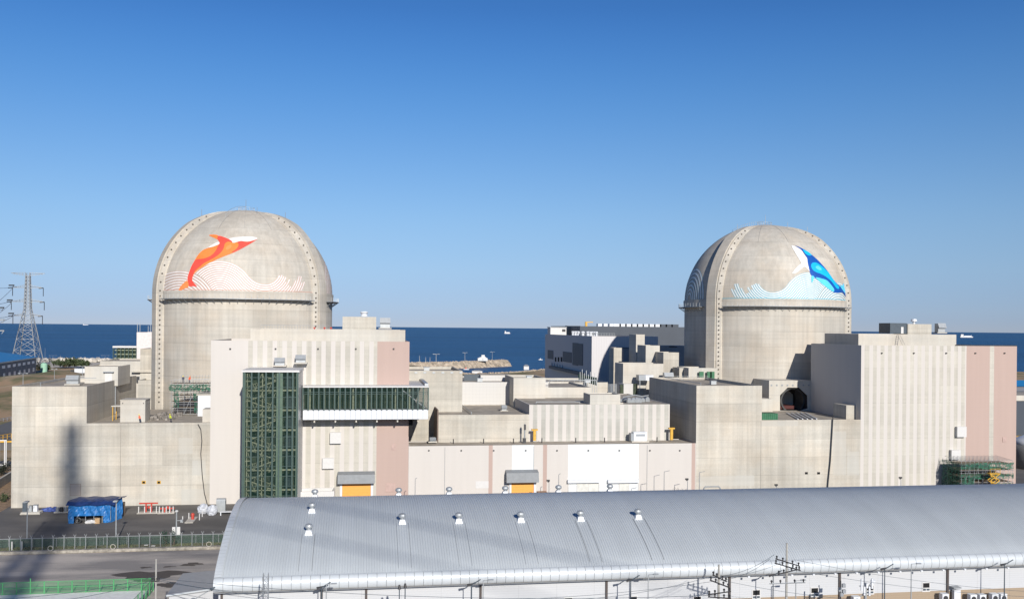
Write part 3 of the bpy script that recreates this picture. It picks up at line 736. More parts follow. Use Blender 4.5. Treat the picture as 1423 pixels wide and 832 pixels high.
# bridge
BY = 212.0
bx0, bx1 = TX1 + .3, P(595, 560, BY).x; bzt = P(595, 538, BY).z; bzg = P(595, 569, BY).z; bzb = P(595, 582, BY).z
br = thing('glass_bridge', ((bx0 + bx1) / 2, BY, bzb), 'horizontal green glass corridor with white underside joining the stair tower to the next building', 'glass bridge')
B('roof', M_white, br, (bx0, bx1 + .1, BY - .2, YF - .01, bzt, bzt + .3), (XB + .01, bx1 + .1, YF - .01, 233, bzt, bzt + .3))
B('roof_kerb', M_lightm, br, (bx1 - .7, bx1 + .1, BY + 1.5, 233, bzt + .301, bzt + .8))
B('back_wall', M_inw, br, (bx0, XB + .3, YF - .6, YF - .3, bzg, bzt))
B('floor', M_greym, br, (bx0 + .1, bx1 - .1, BY + .2, YF - .02, bzg - .2, bzg + .1), (XB + .02, bx1 - .1, YF - .01, 233, bzg - .2, bzg + .1))
B('glass', M_glass, br, (bx0, bx1 - .05, BY + .1, BY + .14, bzg + .1, bzt - .02))
B('side_glass', M_glass, br, (bx1 - .05, bx1 - .01, BY + .2, 232.9, bzg + .1, bzt - .02))
m = MB()
nB = 24; cw = (bx1 - bx0) / nB
for i in range(nB):
    m.box(bx0 + i * cw + .03, bx0 + (i + 1) * cw - .03, BY - .04, BY + .0, bzb, bzg - .02)
m.build('cladding_panel', M_wpan, br)
B('underside', M_greym, br, (bx0, bx1, BY + .001, YF - .02, bzb + .02, bzg - .21), (XB + .03, bx1, YF - .01, 233, bzb + .02, bzg - .21))
for i in range(nB + 1):
    x = bx0 + i * cw; B('fin', M_mull, br, (x - .13, x + .13, BY - .3, BY + .09, bzg - .01, bzt - .001))
for z in (bzt - 1.1, bzt - 1.5): B('transom', M_mull, br, (bx0, bx1, BY - .02, BY + .09, z, z + .1))
for i in range(9):
    x = bx0 + 1.5 + i * (bx1 - bx0 - 2.5) / 8; B('column', M_in, br, (x - .15, x + .15, BY + .8, BY + 1.1, bzg + .1, bzt - .03))
m = MB(); m.bar((bx1 - 6, BY + .7, bzt - .5), (bx1 - .6, BY + .7, bzg + .4), .13, n=4); m.build('brace', M_wpan, br)
for i in range(6):
    x = bx0 + 2.5 + i * 4.6; B('support_bracket', M_con2, br, (x - .15, x + .15, BY + .6, YF - .02, bzb - .7, bzb + .015))
B('black_block', M_black, br, (XB + .02, XB + .9, YF - .5, YF + .2, bzb - 4.3, bzb - .02))  # flat black block under the bridge at the striped wall's corner

# ---- low front annexe with the loading doors
xm0, xm1 = XB + .02, 79.78
wsp = lambda a, b, c: (P(a, 650, YF).x, P(b, 650, YF).x, c)
BWH = (0.68, 0.70, 0.70)
mm_ = striped('facade_mid', [(xm0 - 1, xm1 + 1, WHITE), wsp(679, 684.5, PINK), wsp(754.5, 760, PINK), wsp(961, 966, PINK), wsp(711.5, 741.5, BWH), wsp(789.5, 887.5, BWH)], None)
an = thing('front_annexe', ((xm0 + xm1) / 2, YF, 0), 'long low white annexe with pink stripes between the two concrete blocks', 'building')
mass(an, mm_, xm0, xm1, YF, 226, -.3, 12.5, .12, .3)
for a in (596, 641, 686, 730.5, 774, 817.5, 860.5, 903, 944.5):
    q = P(a, 625.5, YF); B('wall_light', M_dark, an, (q.x - .16, q.x + .16, YF - .28, YF, q.z - .13, q.z + .13))
def loading(parent, xa, xb, ya, yb, door, dx0, dx1, dyb, mat=M_orange):
    a = P(xa, yb, YF - 2); b = P(xb, ya, YF - 2)
    m = MB(); x0, x1, z0, z1 = a.x, b.x, a.z, b.z
    m.add([(x0, YF - 2.2, z0), (x1, YF - 2.2, z0), (x1, YF - 1.9, z1), (x0, YF - 1.9, z1), (x0, YF, z0 + .1), (x1, YF, z0 + .1), (x1, YF, z1 + .5), (x0, YF, z1 + .5)],
          [(0, 1, 2, 3), (3, 2, 6, 7), (0, 3, 7, 4), (1, 5, 6, 2), (0, 4, 5, 1)]); m.build('canopy', plain('canopy_grey', (.20, .215, .23), .5), parent)
    c = P(dx0, 690, YF - .2).x; d = P(dx1, 690, YF - .2).x
    B('door', mat, parent, (c, d, YF - .18, YF + .05, 0, z0 + .1))
    B('door_frame', M_wpan, parent, (c - .5, c - .02, YF - .4, YF + .06, 0, z0 + .12), (d + .02, d + .5, YF - .4, YF + .06, 0, z0 + .12))
    B('door_ribs', plain('door_rib', (.70, .30, .06), .5), parent, *[(c, d, YF - .2, YF - .181, .6 + .7 * i, .65 + .7 * i) for i in range(int((z0 - .5) / .7))])
loading(an, 704, 749, 656.5, 670.5, 'orange', 710.5, 741.5, 690)
loading(fA, 469, 521, 659, 672, 'orange', 475.5, 515, 690)
for a0, a1, c0, c1 in ((789, 833.5, 802, 818), (845, 888, 860.5, 874)):
    p = P(a0, 671, YF - .8); q = P(a1, 666, YF - .8); B('canopy', M_wpan, an, (p.x, q.x, YF - .9, YF, p.z, q.z))
    B('shutter', plain('pale_shutter', (.60, .60, .56), .5), an, (P(a0 + 1, 680, YF).x if a0 < 800 and False else P(c0, 680, YF).x, P(a1 - 2 if a0 < 840 else c1, 680, YF).x, YF - .1, YF + .02, 0, p.z))
    B('shutter_post', M_white, an, *[(P(c, 680, YF).x - .08, P(c, 680, YF).x + .08, YF - .16, YF - .101, 0, p.z) for c in (a0 + .8, c0, c1, a1 - 1)])
patch(an, 'white_notice', 661, 668, 679, 678, M_white, d=.03)
B('wall_pipe', M_greym, an, *[(P(a, 660, YF).x - .04, P(a, 660, YF).x + .04, YF - .12, YF, 0, z) for a, z in ((618, 12.2), (899, 12.2), (705, 4.5), (741.5, 12.2))])
# low planter-like block at the striped wall foot
pl = thing('stair_enclosure', (-13, 214, 0), 'low pale concrete stair enclosure at the foot of the striped wall beside the glass tower', 'enclosure')
a = P(414, 683, 212); b = P(464.5, 693, 212)
mass(pl, M_white, a.x, b.x, 212, 216.9, -.2, a.z, 1.6, .35)

# ---- second tier behind the annexe
Y2 = 224.4
X2a, X2b, X2c = 17.9, 40.0, 75.6
tb = thing('tier_building', ((X2a + X2c) / 2, Y2, 12), 'two level concrete block with striped right part standing behind the low white annexe', 'building')
mass(tb, M_con, X2a, X2b - .01, Y2, 253.6, 12, 19.0, .12, .35)
st2 = striped('facade_tier', [(X2b - .5, X2b + .9, WHITE)], (X2b + 2.0, X2c + 1, 2.08, 1.0, WHITE), (0.45, .437, .395))
mass(tb, st2, X2b, X2c, Y2 + .02, 262, 12, 21.35, .12, .35)
B('sloped_fin', plain('rust_fin', (.16, .12, .10), .9), tb, (X2a - .35, X2a - .02, Y2 - .2, 240, 12.4, 20.2))
# small stair box on the striped tier
sb = thing('roof_hut', (59, 226, 21.2), 'small square concrete box standing on the striped tier roof', 'roof hut'); mass(sb, M_con2, 55.3, 63.0, 225.0, 232, 21.2, P(819, 548, 225).z, .3, .3)
# concrete block G behind
gb = thing('concrete_block', (48, 246.5, 19), 'plain concrete block with shaded left side rising behind the striped tier', 'concrete building')
mass(gb, M_con2, 39.6, 48.3, 246.5, 262, 18, P(715, 524.7, 246.5).z, .6)
gw = thing('long_block', (62, 248, 19), 'long low concrete wall block in the middle behind the striped tier', 'concrete building')
a = P(757, 538, 248); mass(gw, M_con2, 48.4, P(822, 540, 248).x, 248, 275, 19, a.z, .5)
a2 = P(865, 531, 262); g2 = thing('back_block', (70, 262, 19), 'pale concrete block behind the long low wall left of the rooftop plant', 'concrete building'); mass(g2, M_con2, 50, a2.x, 276, 300, 15, P(800, 531, 276).z, .5)
# block between bridge and sea, tiled block, left concrete block
cb = thing('bridge_block', (15, 233, 12), 'tall concrete block that the glass bridge runs into', 'concrete building')
mass(cb, M_con, 8.0, 24.5, 233.3, 258, 11, P(642, 515, 233.3).z, .7)
n = N('white_tile', .5); xq, yq, zq = n.xyz()[1]
f = n.math('MULTIPLY_ADD', n.line(n.math('ADD', xq, yq), .95, .05), -.12, 1.0); f = n.math('MULTIPLY_ADD', n.line(zq, .95, .05), -.12, f)
n.color(n.scale_col((.535, .52, .495), f)); M_tile = n.m
tl = thing('tiled_block', (35, 253.6, 18), 'white tiled block with square panels behind the concrete tier roof', 'building')
mass(tl, M_tile, 24.6, 50.5, 253.65, 285, 18, 25.15, .3)
tl2 = thing('white_roof_box', (38, 262, 25), 'low white box on the tiled block roof with grey side', 'roof hut')
a = P(668, 521, 264); b = P(704, 531, 264); B('wall', M_tile, tl2, (a.x, b.x + 1, 264, 270, 24.5, a.z)); B('roof', M_roof, tl2, (a.x - .1, b.x + 1.1, 263.9, 270.1, a.z, a.z + .12))
B('side_screen', M_shade, tl2, (a.x - 4.5, a.x - .2, 266, 266.4, 24.5, a.z + .1))

# ---- hatch block of the right unit
hb = thing('hatch_enclosure', (110, 238, 17.8), 'concrete enclosure with dark eight sided hatch opening below the blue whale dome', 'hatch building')
HY_ = 243.5
hx0 = P(1068.6, 560, HY_).x; hx1 = 122.68; hzt = P(1090, 528.5, HY_).z; hz0 = 17.81
oc = [P(a, b, HY_) for a, b in ((1084, 549), (1094.5, 538.3), (1110, 538.3), (1121.5, 549), (1122, 567), (1112, 577), (1095, 577), (1084, 570))]
m = MB(); rect = [(hx0, hz0), (hx1, hz0), (hx1, hzt), (hx0, hzt)]
octz = [(p.x, max(p.z, hz0 + .05)) for p in oc]
r_ = delaunay_2d_cdt([Vector(p) for p in rect + octz], [(i, (i + 1) % 4) for i in range(4)] + [(4 + i, 4 + (i + 1) % 8) for i in range(8)], [], 2, 1e-5)
cx_o = sum(p[0] for p in octz) / 8; cz_o = sum(p[1] for p in octz) / 8
def inside(pt, poly):
    c = False; j = len(poly) - 1
    for i in range(len(poly)):
        if (poly[i][1] > pt[1]) != (poly[j][1] > pt[1]) and pt[0] < (poly[j][0] - poly[i][0]) * (pt[1] - poly[i][1]) / (poly[j][1] - poly[i][1]) + poly[i][0]: c = not c
        j = i
    return c
fs = []
for f in r_[2]:
    cc = (sum(r_[0][i].x for i in f) / len(f), sum(r_[0][i].y for i in f) / len(f))
    if not inside(cc, octz): fs.append(tuple(f))
m.add([(v.x, HY_, v.y) for v in r_[0]], fs)
m.add([(hx0, HY_, hz0), (hx0, 256, hz0), (hx0, 256, hzt), (hx0, HY_, hzt), (hx1, HY_, hzt), (hx1, 256, hzt)], [(0, 1, 2, 3), (3, 4, 5, 2)])
m.build('wall', M_con2, hb)
m = MB(); k = 8; rr = [(cx_o + (p[0] - cx_o), cz_o + (p[1] - cz_o)) for p in octz]
m.add([(p[0], HY_, p[1]) for p in rr] + [(cx_o + (p[0] - cx_o) * .8, 252, cz_o + (p[1] - cz_o) * .8) for p in rr], [(i, (i + 1) % 8, 8 + (i + 1) % 8, 8 + i) for i in range(8)] + [tuple(range(8, 16))])
m.build('hatch_opening', plain('tunnel_dark', (.03, .025, .025), .9), hb)
B('hatch_floor', plain('hatch_red', (.07, .012, .01), .7), hb, (octz[7][0] + .8, octz[4][0] - 3, 245, 250, hz0 + .4, hz0 + 1.3))
m = MB(); vs = []
for i in range(28):
    a = 2 * math.pi * i / 28
    for rr_, yy in ((3.15, HY_ + 1.2), (3.6, HY_ + 1.2), (3.15, HY_ + 6)): vs.append((cx_o + .3 + rr_ * math.cos(a), yy, cz_o + rr_ * math.sin(a)))
m.add(vs, [f for i in range(28) for f in ((3 * i, 3 * i + 1, 3 * ((i + 1) % 28) + 1, 3 * ((i + 1) % 28)), (3 * i, 3 * ((i + 1) % 28), 3 * ((i + 1) % 28) + 2, 3 * i + 2))])
m.build('hatch_ring', plain('ring_steel', (.05, .05, .05), .5), hb)
for i in range(9):
    q = P(1072 + i * 7.4, 535, HY_); B('bolt_plate', M_greym, hb, (q.x - .22, q.x + .22, HY_ - .1, HY_ + .01, q.z - .22, q.z + .22))
lw = thing('left_wing_wall', (104, 243, 17.8), 'lower pale wall between the tall concrete block and the hatch enclosure', 'wall')
B('wall', M_con2, lw, (96.7, hx0 - .01, 241, 256, 17.5, P(1062, 554, 241).z)); lw.name = 'wing_wall'
gc = G(1070, 583, 17.9); o = MB(); a = P(1058, 583, 219.5); b = P(1081, 576.5, 219.5); o.box(a.x, b.x, 219.5, 223, 17.8, b.z + .4)
tg = thing('debris_box', (a.x, 219.5, 17.8), 'open green debris box on the low roof beside the hatch', 'bin'); o.build('tub', M_green, tg)
m = MB()
for i in range(8): x = a.x + .3 + (b.x - a.x - .6) * i / 7; m.box(x - .06, x + .06, 219.4, 219.49, 17.8, b.z + .38)
m.build('rib', plain('dark_green', (.02, .15, .07), .6), tg)
m = MB()
for i in range(5):
    p = P(1093 + i * 6.5, 577.5, 236); q = P(1109 + i * 6.5, 583.0, 219); p.z = q.z = 18.0
    m.bar(p, q, .16, n=4)
tag(m.build('guide_rails', M_wpan), 'set of pale transport rails running out of the round hatch over the roof', 'rails')
rb = thing('wall_recess', (121, 226, 17.8), 'small shaded concrete box against the right striped block above the low roof', 'box')
a = P(1176, 563, 219.5); b = P(1190, 583, 219.5); B('casing', M_con, rb, (a.x, 122.69, 219.5, 226, 17.8, a.z)); 
# ---- stuff on the roofs left of the right dome
sh = thing('roof_hut', (92, 262, 24), 'pale concrete hut with green scaffold just left of the blue whale dome', 'roof hut')
a = P(957, 511, 258); b = P(997, 536, 258); mass(sh, M_con2, a.x, b.x, 258, 268, 20, a.z, .4, .3)
m = MB(); 
for x_, y_ in ((975, 520), (986, 520), (990, 520)): q = P(x_, y_, 257); m.box(q.x - .8, q.x + .5, 256.6, 257.2, q.z - 1.5, q.z + .8)
tag(m.build('green_netting', M_green), 'green netting bundles hung on the hut left of the blue whale dome', 'netting')
sgw = thing('side_wall', (86, 250, 20), 'grey concrete screen wall left of the hut by the blue whale dome', 'wall'); a = P(944, 511, 262)
B('wall', M_con, sgw, (a.x, P(956, 511, 262).x, 262, 268, 20, a.z))
# ---- left unit, roofs
hz = P(140, 509, 240).z
h1 = thing('roof_hut', (-63, 240, 25.6), 'pale concrete hut with a small door canopy on the left concrete block', 'roof hut')
a = P(117.7, 509, 240); b = P(164, 509, 240); mass(h1, M_con2, a.x, b.x, 240, 252, 25, hz, .3, .3)
c = P(144, 524, 239.9); d = P(158.5, 516, 239.9); B('door', M_white, h1, (c.x + .3, d.x - .4, 239.85, 240.1, 25.7, d.z - .3)); B('canopy', M_greym, h1, (c.x, d.x, 239.2, 240.0, d.z - .2, d.z))
px = P(102, 531, 232); ahu((px.x, 232, 25.75), 'grey louvred air unit on the left concrete block roof', 2.6, 1.6, 2.2)
wb = thing('roof_wall', (-69, 262, 24), 'short pale wall on the left concrete roof beside its hut', 'wall'); a = P(106, 524, 245); b = P(117.6, 524, 245); B('wall', M_con2, wb, (a.x - 1, b.x - .01, 245, 250, 25, a.z))
bb = thing('back_building', (-66, 300, 0), 'stepped pale concrete building behind the hut at the left dome foot', 'building')
def bx(par, x0, x1, yt, Y, Yb, mat, zb=0, name='wall', **k):
    a = P(x0, yt, Y); b = P(x1, yt, Y); return mass(par, mat, a.x, b.x, Y, Yb, zb, (a.z + b.z) / 2, .4, .35, name=name, **k)
bx(bb, 139, 213, 501.5, 300, 322, M_con2); bx(bb, 195, 216, 484.5, 299, 312, M_con)
B('ledge', M_con, bb, (P(183, 516, 299).x, P(212, 516, 299).x, 298.2, 299.99, P(190, 517, 299).z, P(190, 515.5, 299).z))
for i in range(6):
    a = P(176 + i * 4.6, 531, 299.5); B('louvre', M_dark if i != 4 else M_wpan, bb, (a.x, a.x + .75, 299.2, 300.1, a.z, P(190, 523, 299.5).z))
bx(bb, 192, 216, 528, 290, 299.8, M_con, name='low_wall')
wt = thing('white_block', (-73, 330, 0), 'white block with roof aerials rising left of the orange whale dome', 'building'); bx(wt, 190, 216, 461.5, 330, 345, plain('white_render', (.68, .62, .60), .7))
m = MB()
for i, h in ((191, 3), (194.5, 3), (206, 2), (209, 2.4)): q = P(i, 461, 331); m.bar(q, q + Vector((0, 0, h)), .1, n=4)
m.build('aerial', M_lightm, wt)
gbx = thing('glass_box', (-79, 330, 0), 'small green glass box with white roof on the building left of the orange whale dome', 'glass building')
a = P(157.5, 483, 330); b = P(189.5, 500.5, 330); B('glass', M_glass, gbx, (a.x, b.x, 330, 336, b.z - 1, a.z)); B('roof', M_white, gbx, (a.x - .2, b.x, 329.8, 336.2, a.z, a.z + .6)); B('core', M_inw, gbx, (a.x + .5, b.x - .3, 332, 335.5, b.z - 8, a.z - .01))
for i in range(7): x = a.x + (b.x - a.x) * i / 6; B('mullion', M_mull, gbx, (x - .12, x + .12, 329.7, 329.99, b.z - 1, a.z))
for i in range(3): m = MB(); z = b.z + (a.z - b.z) * i / 3; B('brace', M_in, gbx, (a.x + .2, b.x - .2, 331, 331.2, z + .4, z + .75))
# aux roof hut, scaffold, equipment
h2 = thing('concrete_hut', (-51, 220.5, 18.1), 'plain square concrete hut on the lower left roof', 'roof hut')
q0 = P(167, 586, 220.5); q1 = P(200, 556, 220.5); B('wall', M_con2, h2, (q0.x, q1.x + .3, 220.5, 225.5, 18.05, q1.z)); B('cap', M_con2, h2, (q0.x - .1, q1.x + .4, 220.4, 225.6, q1.z, q1.z + .15))
for a_ in (170.5, 199.5): q = P(a_, 560, 220.5); B('bolt_hole', M_dark, h2, (q.x - .1, q.x + .1, 220.42, 220.6, q.z - .1, q.z + .1))
pf = thing('shelter', (-56, 226, 18.1), 'small yellow framed shelter against the shaded wall on the lower left roof', 'shelter')
a = P(156, 585, 224); B('post', M_yellow, pf, (a.x, a.x + .15, 224, 224.15, 18.1, 21.3), (a.x, a.x + .15, 227, 227.15, 18.1, 21.3)); B('roof', M_con2, pf, (a.x - .2, a.x + 2, 223.8, 227.3, 21.3, 21.5))
rs = thing('hatch_shed', (-38, 232, 18), 'white steel shed at the hatch of the orange whale dome beside the scaffold', 'shed'); a = P(275, 549, 234); B('wall', M_wpan, rs, (a.x, -33.75, 234, 246, 18, a.z)); B('roof', M_con2, rs, (a.x - .3, -33.74, 233.8, 246.2, a.z, a.z + .25))
rs2 = thing('rounded_bin', (-35, 222, 18), 'pale concrete stub wall beside the white corner of the striped block', 'wall'); a = P(284, 567, 222); B('wall', M_con2, rs2, (a.x, -33.72, 219.5, 224, 18.0, a.z)); rs2.name = 'stub_wall'
def scaffold(name, label, x0, x1, y0, y1, z0, z1, nx, nz, nets, mesh_mat=None):
    t = thing(name, ((x0 + x1) / 2, y0, z0), label, 'scaffold')
    lift = (z1 - z0) / nz; ys = [y0, (y0 + y1) / 2, y1]
    for i in range(nx + 1):
        x = x0 + (x1 - x0) * i / nx
        for y in (y0, y1):
            m = MB(); m.bar((x, y, z0), (x, y, z1 + .9), .05, n=5); m.build('standard', M_lightm, t)
    for j in range(nz + 1):
        z = z0 + lift * j + .15
        for y in (y0, y1): m = MB(); m.bar((x0 - .4, y, z), (x1 + .4, y, z), .045, n=4); m.bar((x0 - .4, y, z + .9), (x1 + .4, y, z + .9), .035, n=4); m.build('ledger', M_lightm, t)
        m = MB()
        for i in range(nx + 1): x = x0 + (x1 - x0) * i / nx; m.bar((x, y0 - .4, z), (x, y1 + .4, z), .045, n=4)
        m.build('transom_row', M_lightm, t)
        if j: B('deck', plain('scaffold_deck', (.18, .14, .10), .9), t, (x0, x1, y0 + .1, y1 - .1, z + .05, z + .11))
    m = MB()
    for i in range(0, nx, 2): m.bar((x0 + (x1 - x0) * i / nx, y0 - .08, z0 + .2), (x0 + (x1 - x0) * min(nx, i + 2) / nx, y0 - .08, z1), .04, n=4)
    m.build('cross_brace', M_lightm, t)
    for (a, b, c, d, side) in nets:
        m = MB(); K = 10
        for q in range(K):    # rippled netting
            u0, u1 = a + (b - a) * q / K, a + (b - a) * (q + 1) / K; k0, k1 = .08 * math.sin(q * 2.1), .08 * math.sin((q + 1) * 2.1)
            if side == 'f': m.add([(u0, y0 - .15 + k0, c), (u1, y0 - .15 + k1, c), (u1, y0 - .15 + k1, d), (u0, y0 - .15 + k0, d)], [(0, 1, 2, 3)])
            else: m.add([(side + k0, u0, c), (side + k1, u1, c), (side + k1, u1, d), (side + k0, u0, d)], [(0, 1, 2, 3)])
        m.build('netting', M_net, t)
    return t
nm = N('green_net', .8); nm.color(nm.scale_col((.022, .105, .066), nm.ramp(nm.noise(1.6, 5), .35, .65, .45, 1.6))); nm.l(nm.ramp(nm.noise(2.2, 5), .40, .58, .10, .92), nm.b.inputs['Alpha']); M_net = nm.m
sx0, sx1 = P(238, 560, 238).x, P(292, 560, 238).x
sc1 = scaffold('scaffold_tower', 'tube scaffold with green netting at the foot of the orange whale dome', sx0, -34.2, 238, 242, 18.1, P(260, 534, 238).z, 8, 5,
         [(sx0 - .6, -34.3, P(260, 543, 238).z, P(260, 534, 238).z, 'f'), (sx0 + 5.4, sx0 + 7.4, 18.6, 21, 'f'), (sx0 + 5.2, sx0 + 7.2, 21.5, 23.4, 'f'), (sx0 + 5.5, sx0 + 7.6, 24, 25.6, 'f'), (sx0 + .6, sx0 + 1.8, 19.8, 24, 'f')], M_net)
hz_ = P(260, 527, 245).z; m = MB()
for i in range(16): x = sx0 + 1 + i * .72; m.bar((x, 243.5, P(260, 534, 243.5).z), (x, 246.0, hz_ + 1.2), .04, n=4)
for z in (hz_ - .6, hz_ + .1, hz_ + .9): m.bar((sx0 + .5, 245, z), (-34, 245, z), .04, n=4)
m.build('guard_frame', M_lightm, sc1)
# workers and debris on the roof
def person(loc, yaw, label, top, legs_c, pose=0.0, hat=(.8, .7, .05)):
    x, y, z = loc; bm = bmesh.new()
    J = {'pel': (0, 0, .95), 'spine': (0, pose * .10, 1.2), 'chest': (0, pose * .22, 1.42), 'neck': (0, pose * .30, 1.56), 'head': (0, pose * .34, 1.70), 'htop': (0, pose * .35, 1.78),
         'hl': (-.1, 0, .9), 'kl': (-.12, .06, .5), 'al': (-.13, 0, .08), 'tl': (-.14, -.16, .04), 'hr': (.1, 0, .9), 'kr': (.13, -.08, .5), 'ar': (.14, .05, .08), 'tr': (.15, -.12, .04),
         'sl': (-.2, pose * .22, 1.42), 'el': (-.27, pose * .25 - .05, 1.15), 'wl': (-.24, pose * .3 - .22, .95), 'sr': (.2, pose * .22, 1.42), 'er': (.28, pose * .25, 1.14), 'wr': (.26, pose * .3 - .18, .93)}
    rad = dict(pel=.15, spine=.14, chest=.16, neck=.065, head=.105, htop=.08, hl=.1, kl=.065, al=.05, tl=.045, hr=.1, kr=.065, ar=.05, tr=.045, sl=.07, el=.05, wl=.035, sr=.07, er=.05, wr=.035)
    E_ = [('pel', 'spine'), ('spine', 'chest'), ('chest', 'neck'), ('neck', 'head'), ('head', 'htop'), ('pel', 'hl'), ('hl', 'kl'), ('kl', 'al'), ('al', 'tl'), ('pel', 'hr'), ('hr', 'kr'), ('kr', 'ar'), ('ar', 'tr'), ('chest', 'sl'), ('sl', 'el'), ('el', 'wl'), ('chest', 'sr'), ('sr', 'er'), ('er', 'wr')]
    ks = list(J); me = bpy.data.meshes.new('person'); me.from_pydata([J[k] for k in ks], [(ks.index(a), ks.index(b)) for a, b in E_], [])
    o = bpy.data.objects.new('person', me); COL.objects.link(o)
    md = o.modifiers.new('skin', 'SKIN'); 
    for i, k in enumerate(ks): me.skin_vertices[0].data[i].radius = (rad[k], rad[k]); me.skin_vertices[0].data[i].use_root = (k == 'pel')
    sb_ = o.modifiers.new('sub', 'SUBSURF'); sb_.levels = sb_.render_levels = 1
    nn = N('clothes', .8); g = nn.n('ShaderNodeTexCoord'); q = nn.n('ShaderNodeSeparateXYZ'); nn.l(g.outputs['Object'], q.inputs[0])
    c = nn.mix(nn.math('GREATER_THAN', q.outputs[2], .93), legs_c, top); c = nn.mix(nn.math('GREATER_THAN', q.outputs[2], 1.56), c, (.45, .27, .2)); nn.color(c); me.materials.append(nn.m)
    o.location = loc; o.rotation_euler = (0, 0, yaw); tag(o, label, 'person')
    m = MB(); c0 = J['head']; m.lathe((c0[0], c0[1]), [(.17, 1.73), (.15, 1.76), (.13, 1.85), (.06, 1.92)], 10)
    hh = bpy.data.objects.new('helmet', None); hme = bpy.data.meshes.new('helmet'); hme.from_pydata(m.v, [], m.f); hme.materials.append(plain('helmet_%g' % hat[1], hat, .4)); bpy.data.objects.remove(hh)
    ho = bpy.data.objects.new('helmet', hme); COL.objects.link(ho); ho.parent = o
    return o
q = P(237, 585, 219); person((q.x + 0.0, 219.5, 18.1), 2.5, 'worker in yellow vest crouched over beside the square concrete hut', (.65, .75, .05), (.03, .03, .05), 1.0)
person((P(195, 585, 219.2).x, 219.0, 18.1), 1.0, 'worker in orange vest bending near the roof edge before the square hut', (.85, .18, .08), (.04, .05, .08), 1.0)
zz_ = P(260, 534, 239).z + .2
person((P(254.5, 530, 240).x, 240, zz_), .4, 'dark clothed worker standing on top of the green netted scaffold', (.05, .06, .09), (.04, .04, .06), .3, (.7, .7, .7))
person((P(263, 530, 240).x, 240, zz_), -.5, 'worker in orange standing on the green netted scaffold right of a colleague', (.85, .12, .04), (.05, .05, .08), .8, (.8, .3, .05))
random.seed(11); m = MB()
for i in range(60):
    q = P(random.uniform(206, 236), 575, 0 + 1); x = P(random.uniform(205, 240), 578, 228).x; y = random.uniform(224, 236)
    m.box(x, x + random.uniform(.3, 1.3), y, y + random.uniform(.2, .8), 18.05, 18.1 + random.uniform(.1, 1.0))
tag(m.build('building_debris', plain('debris', (.22, .20, .18), .9, var=.6, scale=1.0)), 'heap of dark construction scraps between the square hut and the scaffold', 'debris', kind='stuff')

M_grey3 = plain('grey_render', (.27, .275, .285), .7, var=.12, scale=.3)
# ---- grey turbine buildings behind
M_clad = (lambda n: (n.color(n.scale_col((.58, .56, .56), n.math('MULTIPLY_ADD', n.line(n.math('ADD', n.xyz()[1][0], n.xyz()[1][1]), 1.0, .12), -.10, 1.0))), n.m)[1])(N('ribbed_cladding', .6))
M_clad2 = plain('grey_blue_cladding', (.050, .062, .082), .6, var=.06, scale=.3)
c = P(822.5, 466.8, 345); X1 = c.x; Yb1 = PX(757.7, 463.7, X1).y
tbx = thing('turbine_hall', (X1 + 10, 330, 0), 'large grey clad hall with shaded left side and sunlit front in the centre background', 'hall')
mass(tbx, M_clad, X1, X1 + 26, 345, Yb1, 0, c.z, .3, .4)
for (xa, ya, xb, yb_, nmx) in ((795.5, 476, 803, 508, 'tall_louvre'), (803.2, 477, 809.5, 508, 'tall_louvre'), (782, 488, 794, 504, 'wall_louvre'), (761, 486, 768.5, 499, 'wall_louvre')):
    a = PX(xa, ya, X1 - .15); b = PX(xb, yb_, X1 - .15); B(nmx, plain('louvre_dark', (.10, .105, .12), .6), tbx, (X1 - .15, X1 + .1, min(a.y, b.y), max(a.y, b.y), min(a.z, b.z), max(a.z, b.z)))
for i in range(3): a = PX(771 + i * 4, 499, X1 - .1); B('window', M_black, tbx, (X1 - .1, X1 + .05, a.y - 3, a.y, a.z - 1, a.z + 1))
for i in range(5): a = PX(765.5 + i * 3.6, 505.5 + i * .8, X1 - .3); B('vent_cowl', M_white, tbx, (X1 - .5, X1 + .05, a.y - 2, a.y, a.z - .5, a.z + .6))
a = PX(767, 508, X1); b = PX(811, 519, X1); B('eave_strip', plain('louvre_dark', (.1, .1, .12), .6), tbx, (X1 - 1.5, X1 - .01, b.y, a.y, b.z - .6, b.z + .6))
random.seed(3)
for i in range(11):
    q = P(790 + i * 5.5, 466, 338); m = MB(); r = random.uniform(.5, 1.0); m.lathe((q.x if q.x > X1 + 1 else X1 + 1.5 + i * .4, 352 + random.uniform(0, 40)), [(r * .7, c.z - .3), (r * .6, c.z + random.uniform(.4, .9)), (r, c.z + random.uniform(1.0, 1.5)), (r * .6, c.z + 1.7)], 8)
    m.build('roof_vent', M_wpan, tbx)
b1 = thing('roof_plant_room', (X1 + 4, 420, c.z - .3), 'pale plant room with door on the far left corner of the grey hall roof', 'roof hut')
a = P(765, 455, 425); b = P(787, 464, 425); B('wall', M_white, b1, (a.x, b.x, 425, 432, c.z - .6, a.z)); e = P(783.5, 459, 424.9); B('door', M_dark, b1, (e.x - .8, e.x + .8, 424.9, 425.1, e.z - .6, e.z + .6)); B('roof', M_greym, b1, (a.x - .2, b.x + .2, 424.8, 432.2, a.z, a.z + .3))
b2_ = thing('roof_cabin', (X1 + 20, 440, c.z - .3), 'blue grey cabin between the plant room and the long dark hall', 'roof hut'); a = P(788, 453, 433); b = P(806, 464, 433); B('wall', M_clad2, b2_, (a.x, b.x, 433, 436, c.z - .5, a.z)); B('roof', M_shade, b2_, (a.x - .2, b.x + .2, 432.8, 436.2, a.z, a.z + .2))
hall2 = thing('turbine_hall', (120, 400, 0), 'long dark grey hall with white roof vents running behind to the blue whale dome', 'hall')
a = P(806, 453, 405); b = P(957, 454.3, 405)
